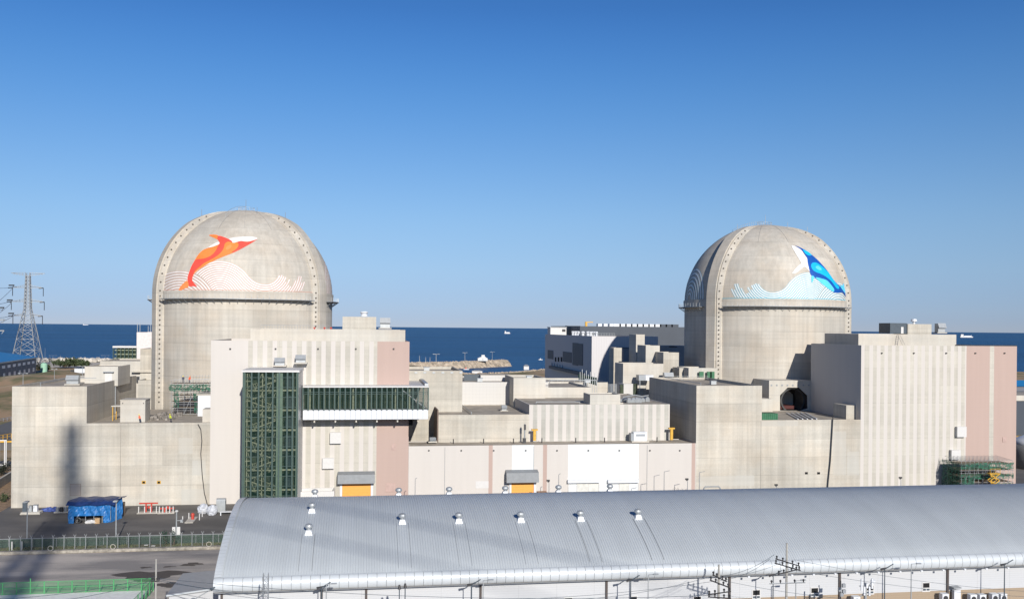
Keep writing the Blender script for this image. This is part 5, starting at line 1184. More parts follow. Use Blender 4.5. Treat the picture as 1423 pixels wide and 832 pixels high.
m.build('roof_tube_row', M_lightm, sc2)
q = P(1381, 676, 206.5); lf = thing('scissor_lift', (q.x, 206.5, 0), 'yellow folded scissor lift parked in front of the right scaffold', 'lift')
B('chassis', M_yellow, lf, (q.x - 1.4, q.x + 1.4, 206, 207.2, .35, .9)); B('platform', M_yellow, lf, (q.x - 1.4, q.x + 1.4, 206, 207.2, 5.6, 5.8))
for k in range(3):
    z = 1.0 + k * 1.55; m = MB(); 
    for yy in (206.1, 207.1): m.bar((q.x - 1.2, yy, z), (q.x + 1.2, yy, z + 1.5), .12, n=4); m.bar((q.x + 1.2, yy, z), (q.x - 1.2, yy, z + 1.5), .12, n=4)
    m.build('scissor_arm', M_yellow, lf)
m = MB()
for x in (-1.35, 0, 1.35): m.bar((q.x + x, 206.05, 5.8), (q.x + x, 206.05, 6.9), .05, n=4)
m.bar((q.x - 1.35, 206.05, 6.9), (q.x + 1.35, 206.05, 6.9), .05, n=4); m.build('guard_rail', M_yellow, lf)
for dx in (-1, 1):
    for yy in (205.98, 207.2): m = MB(); m.bar((q.x + dx, yy, .35), (q.x + dx, yy + .15, .35), .34, n=14); m.build('wheel', M_dark, lf)
# ================================================================== YARD
tp = G(95, 727); tr = G(151, 727.5)
ts = thing('tarp_shed', (tp.x + 4, tp.y, 0), 'site shed wrapped in bright blue and navy tarpaulin standing on the dark yard', 'shed')
x0, x1, y0, y1 = tp.x, tr.x, tp.y, 203.6
h = P(95, 700, tp.y).z; nu, nv = 24, 8
def tarp_wall(pa, pb, z0, z1, name, mat, hole=None):
    m = MB(); vs = []; pa = Vector(pa); pb = Vector(pb); dd = (pb - pa).normalized(); nn = Vector((dd.y, -dd.x, 0))
    for j in range(nv + 1):
        for i in range(nu + 1):
            u, v = i / nu, j / nv; k = .16 * math.sin(u * 31 + v * 4) * (1 - abs(2 * v - 1)) + .07 * math.sin(u * 67 + v * 13) + random.uniform(-.03, .03)
            p = pa.lerp(pb, u) + nn * k; zz_ = z0 + (z1 - z0) * v
            if j == 0 and hole: zz_ += random.uniform(-.12, .12)
            vs.append((p.x, p.y, zz_))
    m.add(vs, [(j * (nu + 1) + i, j * (nu + 1) + i + 1, (j + 1) * (nu + 1) + i + 1, (j + 1) * (nu + 1) + i) for j in range(nv) for i in range(nu) if not hole or not (hole[0] < i / nu < hole[1] and j / nv < hole[2])])
    return m.build(name, mat, ts)
tarp_wall((x0, y0, 0), (x1, y0, 0), .0, h, 'front_sheet', M_blue, (.12, .82, .3)); tarp_wall((x1, y0, 0), (x1 + 1.2, y1, 0), 0, h + .4, 'side_sheet', M_blue); tarp_wall((x0 + 1, y1, 0), (x0, y0, 0), 0, h, 'side_sheet', M_blue)
m = MB(); vs = []
for j in range(9):
    for i in range(15):
        u, v = i / 14, j / 8; x = x0 - .4 + (x1 - x0 + 1.2) * u + 1.3 * v; y = y0 - .5 + (y1 - y0 + 1) * v; vs.append((x, y, h + .15 + 1.0 * math.sin(math.pi * min(v, .75)) * .6 + .10 * math.sin(u * 17 + v * 9) - (.4 if j == 0 else 0)))
m.add(vs, [(j * 15 + i, j * 15 + i + 1, (j + 1) * 15 + i + 1, (j + 1) * 15 + i) for j in range(8) for i in range(14)]); m.build('roof_sheet', M_navy, ts)
m = MB(); 
for i in range(6): u = i / 5; m.bar((x0 + (x1 - x0) * u, y0 + .2, 0), (x0 + (x1 - x0) * u, y0 + .2, h), .06, n=4)
m.build('frame', M_lightm, ts); B('back_board', M_dark, ts, (x0 + .4, x1 - .3, y0 + 2.6, y0 + 2.7, 0, 1.9))
def tyre(c, r, label, mat=None, ax='y', name='tyre'):
    mn = .28 if name == 'tyre' else .10
    m = MB(); vs = []; nA, nBq = 18, 8
    for i in range(nA):
        a = 2 * math.pi * i / nA
        for j in range(nBq):
            b = 2 * math.pi * j / nBq; rr = r + r * mn * math.cos(b); vs.append((c[0] + rr * math.cos(a), c[1] + r * mn * math.sin(b), c[2] + rr * math.sin(a)))
    m.add(vs, [(i * nBq + j, ((i + 1) % nA) * nBq + j, ((i + 1) % nA) * nBq + (j + 1) % nBq, i * nBq + (j + 1) % nBq) for i in range(nA) for j in range(nBq)]); return tag(m.build(name, mat or M_dark), label, 'tyre' if name == 'tyre' else 'ring')
tyre((x0 + 1.9, y0 - .25, .65), .5, 'black tyre leaning at the front of the blue tarp shed')
B_ = lambda lbl, name, cat, mat, *b: tag(B(name, mat, None, *b), lbl, cat)
random.seed(8)
bg = MB(); [bg.blob((x0 + 4.6 + random.uniform(-1.2, 1.2), y0 - .35, .3), .7, .35, .35, .3, 2) for _ in range(5)]; tag(bg.build('sack', M_white), 'pale sacks lying at the mouth of the blue tarp shed', 'sacks')
t = thing('cardboard_box', (x0 + 5.6, y0 - .4, 0), 'brown carton at the right of the blue tarp shed mouth', 'box'); B('body', plain('carton', (.42, .28, .15), .8), t, (x0 + 5.2, x0 + 6.1, y0 - .75, y0 - .2, .01, 1.1)); B('flap', plain('carton', (.42, .28, .15), .8), t, (x0 + 5.1, x0 + 5.6, y0 - .9, y0 - .2, 1.1, 1.14))
q = G(166, 716); t = thing('timber_stack', (q.x, q.y, 0), 'upright brown boards stacked right of the blue tarp shed', 'boards')
for i in range(4): B('board', plain('old_timber', (.30, .22, .15), .85), t, (q.x - .8 + i * .42, q.x - .42 + i * .42, q.y, q.y + 1.2, 0, 2.2 + .5 * (i % 2)))
# cabinets at the left
a = G(28.5, 715); b = G(54, 715)
t = thing('cabinet_plinth', (a.x, a.y, 0), 'pale concrete plinth under three electrical cabinets at the far left of the yard', 'plinth'); B('slab', M_con2, t, (a.x, b.x, a.y, a.y + 2.2, -.1, .5)); B('kerb', M_con, t, (a.x - .1, b.x + .1, a.y - .1, a.y - .01, -.1, .25))
for (xa, xb, yt, mat, lb) in ((31, 36.5, 698.5, M_shade, 'tall dark electrical cabinet on the left plinth'), (39.5, 44, 703, M_lightm, 'short grey electrical cabinet in the middle of the left plinth'), (46, 51.5, 702, M_wpan, 'white electrical cabinet at the right of the left plinth')):
    p = P(xa, 712, a.y + .8); r_2 = P(xb, 712, a.y + .8); zt = P(xa, yt, a.y + .8).z; t = thing('electrical_cabinet', (p.x, a.y + .8, .5), lb, 'cabinet'); B('casing', mat, t, (p.x, r_2.x, a.y + .8, a.y + 1.7, .5, zt)); B('cap', M_greym, t, (p.x - .05, r_2.x + .05, a.y + .72, a.y + 1.75, zt, zt + .1)); B('handle', M_dark, t, (p.x + .15, p.x + .2, a.y + .75, a.y + .799, 1.2, 1.6))
random.seed(9)
bt_ = MB()
for i in range(7): q = G(61 + i * 3.2, 710); bt_.blob((q.x, q.y, .25), .75, .6, .45 + .1 * (i % 3), .35, 2)
tag(bt_.build('folded_tarp', plain('tarp_bluegrey', (.06, .10, .32), .6, var=.4, scale=2)), 'crumpled dark blue tarpaulin heap left of the tarp shed', 'tarp')
t = thing('drum_pallet', tuple(G(85, 712)), 'grey drums on a pallet against the wall left of the tarp shed', 'drums'); q = G(85, 712)
for i in range(3): m = MB(); m.lathe((q.x - .8 + i * .8, q.y + .2), [(.33, .2), (.35, .22), (.35, 1.1), (.33, 1.15)], 12); m.build('drum', M_greym if i != 1 else M_dark, t)
B('pallet', M_con2, t, (q.x - 1.4, q.x + 1.4, q.y - .3, q.y + .8, .01, .18))
# pipe manifolds red and white
def manifold(px, py_, label, wdt, n_, red_top=True):
    q = G(px, py_); t = thing('hydrant_manifold', (q.x, q.y, 0), label, 'pipe stand'); B('slab', M_con2, t, (q.x - wdt / 2, q.x + wdt / 2, q.y - .4, q.y + 1.6, -.05, .15))
    for i in range(n_): x = q.x - wdt / 2 + .3 + (wdt - .6) * i / max(1, n_ - 1); m = MB(); m.bar((x, q.y, .1), (x, q.y, 1.5), .11, n=8); m.build('guard_post', M_white, t)
    m = MB(); m.bar((q.x - wdt / 2 + .2, q.y + .9, 2.0 if red_top else .9), (q.x + wdt / 2 - .2, q.y + .9, 2.0 if red_top else .9), .16, n=8); m.bar((q.x - .5, q.y + .9, .1), (q.x - .5, q.y + .9, 2.0 if red_top else .9), .16, n=8); m.bar((q.x + .6, q.y + .9, .1), (q.x + .6, q.y + .9, 2.0 if red_top else .9), .16, n=8); m.build('red_pipe', M_red, t)
    m = MB(); m.lathe((q.x + .1, q.y + .9), [(.25, .9), (.35, 1.1), (.2, 1.4)], 8); m.build('valve_wheel', M_red, t)
manifold(205, 713, 'large red pipe manifold with white guard posts against the concrete wall', 4.2, 4); manifold(231, 713, 'low red and white pipe stand right of the large manifold', 3.4, 5, False)
q = G(264, 726); t = thing('hydrant', (q.x, q.y, 0), 'red hydrant on a pale slab between white posts out in the yard', 'hydrant'); B('slab', M_con2, t, (q.x - 1.0, q.x + .6, q.y - .3, q.y + 5.5, .012, .15)); m = MB(); m.lathe((q.x, q.y + 3), [(.3, .1), (.3, .9), (.42, 1.0), (.3, 1.3), (.1, 1.45)], 10); m.build('barrel', M_red, t)
for dx, dy in ((-1.5, .4), (-.9, 3.8), (1.4, 2.6), (1.4, 6.0)): m = MB(); m.bar((q.x + dx, q.y + dy, 0), (q.x + dx, q.y + dy, 1.3), .1, n=8); m.build('guard_post', M_white, t)
random.seed(4)
for k, (px, py_, lb) in enumerate(((281, 714, 'left big white bulk bag below the hanging hose'), (293.5, 716, 'right big white bulk bag below the hanging hose'))):
    q = G(px, py_); m = MB(); m.blob((q.x, q.y + .8, .9), 1.1, .9, 1.1, .12, 3); m.blob((q.x + .3, q.y + .5, 1.5), .7, .6, .7, .2, 2); tag(m.build('bulk_bag', plain('bag_white', (.52, .54, .58), .6), None), lb, 'bag', 'white bulk bags')
q = G(307, 711); t = thing('grey_locker', (q.x, q.y, 0), 'round topped grey locker next to the white bulk bags', 'cabinet'); B('casing', M_lightm, t, (q.x - 1, q.x + .9, q.y, q.y + 1.4, 0, 2.2)); m = MB(); m.bar((q.x - 1, q.y + .7, 2.2), (q.x + .9, q.y + .7, 2.2), .68, n=12); m.build('top', M_lightm, t)
q = G(312, 716); t = thing('low_table', (q.x, q.y, 0), 'low white bench beside the hall end', 'bench'); B('top', M_wpan, t, (q.x - 1, q.x + 2, q.y, q.y + 1.2, .7, .8)); B('leg', M_wpan, t, (q.x - .9, q.x - .7, q.y + .1, q.y + .3, 0, .7), (q.x + 1.7, q.x + 1.9, q.y + .1, q.y + .3, 0, .7))
# yard light poles
def ypole(px, pyb, pyt, label, arm=True):
    q = G(px, pyb); zt = P(px, pyt, q.y).z; t = thing('lamp_post', (q.x, q.y, 0), label, 'lamp post'); m = MB(); m.bar((q.x, q.y, 0), (q.x, q.y, zt), .13, .08, n=10); m.build('pole', M_lightm, t, smooth=False); B('base', M_con2, t, (q.x - .35, q.x + .35, q.y - .35, q.y + .35, 0, .35))
    B('lamp_head', M_lightm, t, (q.x - .35, q.x + .35, q.y - .9, q.y + .1, zt, zt + .22)); return q, zt
ypole(37.5, 754, 697, 'grey lamp post before the electrical cabinets in the yard'); ypole(161, 755, 696, 'grey lamp post before the blue tarp shed')
q = G(245, 754); zt = P(245, 711, q.y).z; t = thing('camera_mast', (q.x, q.y, 0), 'camera mast with two white boxes at the fence', 'camera mast'); m = MB(); m.bar((q.x, q.y, 0), (q.x, q.y, zt), .13, n=8); m.build('pole', M_lightm, t)
B('equipment_box', M_white, t, (q.x - .7, q.x - .15, q.y - .3, q.y, 1.5, 3.0), (q.x + .15, q.x + .7, q.y - .3, q.y, 1.5, 3.0)); m = MB(); m.blob((q.x, q.y, zt + .15), .3, .3, .25, .05, 2); m.build('camera', M_white, t); B('bracket', M_lightm, t, (q.x, q.x + .9, q.y - .05, q.y + .05, zt - 1.6, zt - 1.5)); B('loudspeaker', M_lightm, t, (q.x + .7, q.x + 1.1, q.y - .2, q.y + .2, zt - 1.9, zt - 1.4))
# chain link fence along the yard
FY = 175.2
ct = thing('chain_link_fence', (-50, FY, 0), 'grey post and mesh fence along the planting strip between yard and road', 'fence')
zt = P(100, 746.3, FY).z; xs = [G(2.5 + 14.5 * i, 764.5).x for i in range(-3, 26)]
pm = None
for i, x in enumerate(xs):
    m = MB(); m.bar((x, FY, .1), (x, FY, zt + .15), .06, n=6); m.bar((x, FY, zt + .12), (x - .22, FY, zt + .55), .035, n=4); m.bar((x, FY, zt + .12), (x + .22, FY, zt + .55), .035, n=4); m.build('post', M_lightm, ct)
m = MB(); m.bar((xs[0], FY, zt), (xs[-1], FY, zt), .05, n=5); m.bar((xs[0], FY, .25), (xs[-1], FY, .25), .03, n=4); m.build('rail', M_lightm, ct)
n = N('mesh_wire', .6, .2); n.color((.22, .25, .22)); x_, y_, z_2 = n.xyz()[1]
k = n.math('MAXIMUM', n.line(n.math('ADD', x_, z_2), .16, .009), n.line(n.math('SUBTRACT', x_, z_2), .16, .009)); n.l(k, n.b.inputs['Alpha']); M_wire = n.m
m = MB(); m.add([(xs[0], FY + .06, .2), (xs[-1], FY + .06, .2), (xs[-1], FY + .06, zt), (xs[0], FY + .06, zt)], [(0, 1, 2, 3)]); m.build('mesh', M_wire, ct)
n = N('green_screen', .8); n.color((.028, .060, .045)); n.b.inputs['Alpha'].default_value = .85; M_scr = n.m
g2 = thing('windbreak_fence', (-50, 178.1, 0), 'dark green fabric screen fence behind the mesh fence', 'fence'); m = MB(); m.add([(-110, 178.16, .1), (-14, 178.16, .1), (-14, 178.16, 1.65), (-110, 178.16, 1.65)], [(0, 1, 2, 3)]); m.build('fabric', M_scr, g2)
m = MB(); m.bar((-110, 178.12, 1.67), (-14, 178.12, 1.67), .05, n=5); m.build('rail', M_lightm, g2)
for i in range(24): m = MB(); m.bar((-110 + 4 * i, 178.1, 0), (-110 + 4 * i, 178.1, 1.7), .05, n=5); m.build('post', M_lightm, g2)
for i, px in enumerate((68.5, 153, 285.5)):
    q = G(px, 766, .5); tyre((q.x, 173.3, .95), .42, ('left', 'middle', 'right')[i] + ' pale round hoop on the kerb before the mesh fence', M_con2, name='hoop')
random.seed(14)
for i, px in enumerate((226, 237.5)): q = G(px, 762, .2); bush((q.x, 176.4, .15), .55, 2.6, ('left', 'right')[i] + ' of two slim young conifers in the planting strip', 'young_conifer', 170, plain('conifer', (.015, .05, .03), .9), .16)
for i, px in enumerate((19.5, 32.5)): q = G(px, 762, .2); m = MB(); m.bar((q.x, 176, 0), (q.x, 176, 1.7), .12, n=8); tag(m.build('white_post', M_white), ('left', 'right')[i] + ' white post of the pair in the planting strip at far left', 'post')
random.seed(15); gt = MB()
for i in range(2600):
    x = random.uniform(-105, -16); y = random.uniform(175.4, 177.9); hh_ = random.uniform(.1, .4); w_ = random.uniform(.05, .18)
    if math.sin(x * .7) + math.sin(x * .23 + 1) + random.uniform(-1, 1) < -.6: continue
    a = random.uniform(0, 3.14); gt.add([(x - w_ * math.cos(a), y - w_ * math.sin(a), .14), (x + w_ * math.cos(a), y + w_ * math.sin(a), .14), (x + random.uniform(-.1, .1), y, .16 + hh_)], [(0, 1, 2)])
tag(gt.build('grass_tufts', plain('grass', (.085, .10, .04), .9, var=.5, scale=.5)), 'rough grass tufts growing in the planting strip', 'grass', kind='stuff')
for i, (px, py_) in enumerate(((203, 759), (213, 760))): q = G(px, py_); t = thing('white_marker', (q.x, q.y, 0), ('left', 'right')[i] + ' small white sign plate lying in the planting strip', 'marker'); B('plate', M_white, t, (q.x - .35, q.x + .3, q.y, q.y + .5, .2, .3)); B('stake', M_dark, t, (q.x - .03, q.x + .03, q.y + .2, q.y + .26, 0, .2))
# green fence on white retaining wall
GY = 147.0
gf = thing('green_mesh_fence', (-45, GY, 0), 'bright green post and mesh fence at the lower left corner', 'fence'); gt_ = P(100, 806, GY).z; gb_ = P(100, 823, GY).z
M_gp = plain('bright_green', (.08, .34, .13), .5); n = N('green_mesh', .6); n.color((.06, .30, .10)); x_, y_, z_2 = n.xyz()[1]; k = n.math('MAXIMUM', n.line(n.math('ADD', x_, y_), .09, .016), n.line(z_2, .2, .03)); n.l(k, n.b.inputs['Alpha']); M_gmesh = n.m
xs = [P(-35 + 19.3 * i, 815, GY).x for i in range(14)]; xe = P(213, 815, GY).x; xs = [x for x in xs if x < xe - .3] + [xe]
for i, x in enumerate(xs): m = MB(); hz2 = gt_ + (.5 if i == 4 else 0); m.bar((x, GY, gb_ - .2), (x, GY, hz2), .08, n=6); m.build('post', M_gp, gf)
m = MB()
for z in (gt_ - .05, (gt_ + gb_) / 2, gb_ + .1): m.bar((xs[0], GY, z), (xe, GY, z), .035, n=4)
e2 = Vector((P(198, 832, 136).x - 1.3, 132, 0)); e1_ = Vector((xe, GY, 0))
for z in (gt_ - .05, gb_ + .1): m.bar((e1_.x, e1_.y, z), (e2.x, e2.y, z), .035, n=4)
m.build('rail', M_gp, gf)
m = MB(); m.add([(xs[0], GY + .02, gb_), (xe, GY + .02, gb_), (xe, GY + .02, gt_), (xs[0], GY + .02, gt_)], [(0, 1, 2, 3)]); m.add([(e1_.x, e1_.y, gb_), (e2.x, e2.y, gb_), (e2.x, e2.y, gt_), (e1_.x, e1_.y, gt_)], [(0, 1, 2, 3)]); m.build('mesh', M_gmesh, gf)
for i in range(1, 8): p = e1_.lerp(e2, i / 7); m = MB(); m.bar((p.x, p.y, 0), (p.x, p.y, gt_), .08, n=6); m.build('post', M_gp, gf)
rw = thing('retaining_wall', (-50, 146, 0), 'white topped retaining wall under the green mesh fence', 'wall'); B('wall', plain('pale_wall', (.80, .79, .77), .8), rw, (xs[0] - 1, xe - .6, 140, GY - .05, -.3, gb_ - .02)); B('cap', M_con2, rw, (xs[0] - 1, xe + .1, GY - .04, GY + .25, -.3, gb_ - .01))
# ================================================================== FOREGROUND HALL
HX0, HX1, EY, EZ = -18.3, 150.0, 122.5, 8.0
prof = [(0, 8.05), (1.2, 8.85), (2.6, 9.55), (4.6, 10.4), (7.0, 11.3), (10, 12.25), (13.3, 13.0), (17, 13.6), (21, 13.85)]
full = [(EY + a, z) for a, z in prof] + [(EY + 42 - a, z) for a, z in prof[-2::-1]]
fine = []
for (a, b) in zip(full[:-1], full[1:]):
    for k in range(3): fine.append((a[0] + (b[0] - a[0]) * k / 3, a[1] + (b[1] - a[1]) * k / 3))
fine.append(full[-1])
for _ in range(2): fine = [fine[0]] + [((fine[i - 1][0] + 2 * fine[i][0] + fine[i + 1][0]) / 4, (fine[i - 1][1] + 2 * fine[i][1] + fine[i + 1][1]) / 4) for i in range(1, len(fine) - 1)] + [fine[-1]]
hl = thing('arched_hall', (40, 143, 0), 'long foreground hall with a ribbed silver arched roof', 'hall')
n = N('ribbed_roof', .5, .1); n.color(n.scale_col((.50, .535, .555), n.math('MULTIPLY', n.ramp(n.noise(.08, 4, (3, .4, 1)), .3, .7, .95, 1.04), n.ramp(n.noise(1.2, 3, (4, .12, .12)), .3, .7, .97, 1.02)))); M_rroof = n.m
xsr = []; x = HX0 + .75; pitch = .345
while x < HX1: xsr += [(x, 0), (x + .19, 0), (x + .23, .05), (x + .31, .05)]; x += pitch
m = MB(); cols_ = len(fine); vs = []
for (x, d) in xsr:
    for (y, z) in fine: vs.append((x, y, z + d))
m.add(vs, [(i * cols_ + j, (i + 1) * cols_ + j, (i + 1) * cols_ + j + 1, i * cols_ + j + 1) for i in range(len(xsr) - 1) for j in range(cols_ - 1)])
m.build('roof', M_rroof, hl)
M_trim = plain('white_trim', (.54, .575, .60), .4, .05, var=.04)
# verge at the gable end, in short lengths
m = MB()
for i in range(len(fine) - 1):
    (y0, z0), (y1, z1) = fine[i], fine[i + 1]; dy, dz = y1 - y0, z1 - z0; y1 -= dy * .03; z1 -= dz * .03
    m.add([(HX0 - .1, y0, z0 + .12), (HX0 + .8, y0, z0 + .16), (HX0 + .8, y1, z1 + .16), (HX0 - .1, y1, z1 + .12), (HX0 - .1, y0, z0 - .6), (HX0 - .1, y1, z1 - .6)], [(0, 1, 2, 3), (4, 0, 3, 5)])
m.build('verge_trim', M_trim, hl)
# rounded eave fascia in panels
m = MB(); x = HX0 - .1; fp = [(EY + .55, 8.10), (EY + .1, 8.14), (EY - .35, 7.95), (EY - .62, 7.55), (EY - .68, 7.1), (EY - .55, 6.6), (EY - .2, 6.25), (EY + .15, 6.2)]
while x < HX1:
    a, b = x, min(x + 1.16, HX1); m.add([(a, y, z) for y, z in fp] + [(b, y, z) for y, z in fp], [(i, i + 1, len(fp) + i + 1, len(fp) + i) for i in range(len(fp) - 1)]); x += 1.2
m.build('eave_fascia', M_trim, hl, smooth=True)
m = MB(); m.add([(HX0 - .09, y, z) for y, z in fp], [tuple(range(len(fp)))]); m.bar((HX0, EY + .45, 8.14), (HX1, EY + .45, 8.14), .07, n=4); m.bar((HX0, EY + .0, 6.2), (HX1, EY + .0, 6.2), .09, n=4); m.build('gutter_line', M_greym, hl)
B('fascia_back', plain('joint_dark', (.15, .14, .13), .9), hl, (HX0, HX1, EY - .3, EY + .3, 6.3, 7.9))
n = N('hall_cladding', .5); x_, y_, z_2 = n.xyz()[1]; f = n.math('MULTIPLY_ADD', n.line(z_2, .32, .05), -.10, 1.0); f = n.math('MULTIPLY_ADD', n.line(x_, 5.2, .06), -.15, f)
n.color(n.mix(n.math('LESS_THAN', z_2, 2.7), n.scale_col((.50, .51, .525), f), n.scale_col((.33, .255, .18), f))); M_hc = n.m
WY = EY + 1.2
B('wall', M_hc, hl, (HX0 + .3, HX1 - .1, WY, WY + .3, -.3, 8.0), (HX0 + .3, HX0 + .6, WY + .31, EY + 41, -.3, 7.9), (HX0 + .3, HX1, EY + 41, EY + 41.3, -.3, 8.0))
m = MB(); m.add([(HX0 + .3, y, z - .12) for y, z in fine] + [(HX0 + .3, fine[-1][0], 7.0), (HX0 + .3, fine[0][0], 7.0)], [tuple(range(len(fine) + 2))]); m.build('gable', M_hc, hl)
for px in (308, 447, 509, 668, 843, 1014, 1167, 1317): q = P(px, 825, WY - .2); B('downpipe', plain('brown_pipe', (.07, .055, .05), .5), hl, (q.x - .14, q.x + .14, WY - .26, WY - .01, 0, 6.25))
q = P(447, 825, WY).x
for (px, py_) in ((969, 834), (1051, 825), (1132, 822), (1209, 818.5), (1287, 814.8), (880, 834), (790, 836)):
    q = P(px, py_, WY - .05); f = B('window_frame', M_white, hl, (q.x - .62, q.x + .62, WY - .08, WY + .01, q.z - .7, q.z + .68))
    B('pane', M_black, f, (q.x - .5, q.x + .5, WY - .1, WY - .081, q.z - .1, q.z + .56)); B('pane', M_shade, f, (q.x - .5, q.x - .06, WY - .1, WY - .081, q.z - .52, q.z - .25)); B('pane', M_shade, f, (q.x + .06, q.x + .5, WY - .1, WY - .081, q.z - .52, q.z - .25))
for px, yt in ((455, 812), (560, 816), (1228, 806), (1166, 800), (1075, 800)): pass
# small eave lights under the gutter
for i, px in enumerate([1040 + 15 * k for k in range(26)]):
    q = P(px, 790, EY - .5); 
    if i % 2 == 0: B('eave_light', M_wpan, hl, (q.x - .14, q.x + .14, EY - .75, EY - .5, 6.05, 6.25))
# roof ventilators
def vent_proto(c, label):
    t = thing('roof_ventilator', c, label, 'ventilator', 'turbine ventilators on the silver hall roof'); x, y, z = c; K = .8
    m = MB(); m.add([(x - .6, y - .6, z - .4), (x + .6, y - .6, z - .4), (x + .6, y + .6, z - .1), (x - .6, y + .6, z - .1), (x - .34, y - .34, z + .5), (x + .34, y - .34, z + .5), (x + .34, y + .34, z + .5), (x - .34, y + .34, z + .5)], [(0, 1, 5, 4), (1, 2, 6, 5), (2, 3, 7, 6), (3, 0, 4, 7), (4, 5, 6, 7)]); m.build('base', M_wpan, t)
    m = MB(); m.lathe((x, y), [(.3, z + .5), (.3, z + .7), (.5, z + .82), (.56, z + 1.02), (.48, z + 1.24), (.24, z + 1.36), (.06, z + 1.4)], 16); m.build('turbine_head', M_lightm, t); 
    return t
def hroof(y):
    for (a, b) in zip(fine[:-1], fine[1:]):
        if a[0] <= y <= b[0]: return a[1] + (b[1] - a[1]) * (y - a[0]) / (b[0] - a[0])
    return 8
def roof_hit(px, py_):
    r = ray(px, py_); y = 122.6
    while y < 143:
        z = EYE + r.z * y / r.y
        if z <= hroof(y): return (r.x * y / r.y, y, hroof(y))
        y += .05
    return (r.x * 143 / r.y, 143, hroof(143))
front = [(429, 741), (433.5, 711), (559, 726), (637.5, 725), (723.5, 723.5), (806.5, 722), (886.5, 719.5)]
fl = ['lowest ventilator at the left on the near roof slope', 'ventilator just above the lowest left one near the ridge', 'near slope ventilator second column from the left', 'near slope ventilator third column from the left', 'near slope ventilator fourth column from the left', 'near slope ventilator fifth column from the left', 'near slope ventilator farthest to the right']
c0 = roof_hit(*front[0]); v0 = vent_proto(c0, fl[0])
for p_, lb in zip(front[1:], fl[1:]): c = roof_hit(*p_); clone(v0, c, lb)
back = [(437.5, 693), (554, 690), (624, 690), (702, 688), (776, 687), (847.5, 686)]
for p_, lb in zip(back, ('first', 'second', 'third', 'fourth', 'fifth', 'last')):
    y = 154.0; c = P(p_[0], p_[1], y); clone(v0, (c.x, y, hroof(y)), lb + ' ventilator from the left peeping over the ridge of the silver roof')
# flashing strips running down from the ventilators
for i, p_ in enumerate(front):
    c = roof_hit(*p_)
    for s in (-.85, .85):
        if i == 1 : continue
        m = MB(); ys = [EY + .6 + (c[1] - EY - .8) * k / 14 for k in range(15)]
        for a, b in zip(ys[:-1], ys[1:]): m.bar((c[0] + s, a, hroof(a) + .05), (c[0] + s, b, hroof(b) + .05), .03, n=4)
        m.build('flashing', M_greym, hl)
# lean-to roof at the hall's left end
lt = thing('lean_to', (-26, 122, 0), 'low building with flat pale grey roof at the left end of the arched hall', 'building')
z5 = 4.6; c4 = [G(254, 796, z5), G(301, 790, z5), G(300, 815, z5), G(231, 826, z5)]
c4[1].x = c4[2].x = HX0 - .12
m = MB(); m.add([tuple(v) for v in c4] + [(v.x, v.y, v.z - .3) for v in c4], [(0, 3, 2, 1), (3, 7, 6, 2), (0, 4, 7, 3), (0, 1, 5, 4)]); m.build('roof', M_lightm, lt)
m = MB(); i4 = [(c4[0].x + .3, c4[0].y - .3), (c4[3].x + .3, c4[3].y + .3), (c4[2].x - .1, c4[2].y + .3), (c4[1].x - .1, c4[1].y - .3)]; m.prism(i4, -.2, z5 - .3); m.build('wall', M_hc, lt)
m = MB(); m.bar(c4[3] - Vector((0, .05, .1)), c4[2] - Vector((0, .05, .1)), .12, n=6); m.build('gutter', M_trim, lt)
# AC units near the right
random.seed(2)
for i, (px, py_) in enumerate(((1352, 830), (1365, 830), (1382, 829), (1394, 829), (1313, 829), (1190, 833))):
    q = P(px, py_, WY - 1.4); t = thing('condenser_unit', (q.x, WY - 1.4, q.z - .5), '%s white cooling unit by the hall wall at the bottom right' % ('first of four grouped', 'second of four grouped', 'third of four grouped', 'last of four grouped', 'single dark sided', 'half hidden leftmost')[i], 'cooling unit', 'cooling units along the hall wall')
    B('casing', M_wpan, t, (q.x - .5, q.x + .5, WY - 1.6, WY - .8, q.z - .6, q.z + .45)); B('top', M_wpan, t, (q.x - .53, q.x + .53, WY - 1.63, WY - .77, q.z + .45, q.z + .5)); m = MB(); m.bar((q.x, WY - 1.66, q.z - .1), (q.x, WY - 1.61, q.z - .1), .36, n=16); m.build('fan', M_dark, t); B('stand', M_greym, t, (q.x - .45, q.x - .35, WY - 1.5, WY - .9, 0, q.z - .6), (q.x + .35, q.x + .45, WY - 1.5, WY - .9, 0, q.z - .6))
q = P(1330, 822, WY - .8); t = thing('wall_cabinet', (q.x, WY - .8, 0), 'tall white cabinet against the hall wall beside the brown downpipe', 'cabinet'); B('casing', M_wpan, t, (q.x - .5, q.x + .5, WY - .9, WY - .3, 0, P(1330, 817, WY).z)); B('canopy', M_greym, t, (q.x - .7, q.x + .5, WY - 1.1, WY - .02, P(1330, 816, WY).z + .2, P(1330, 816, WY).z + .35))
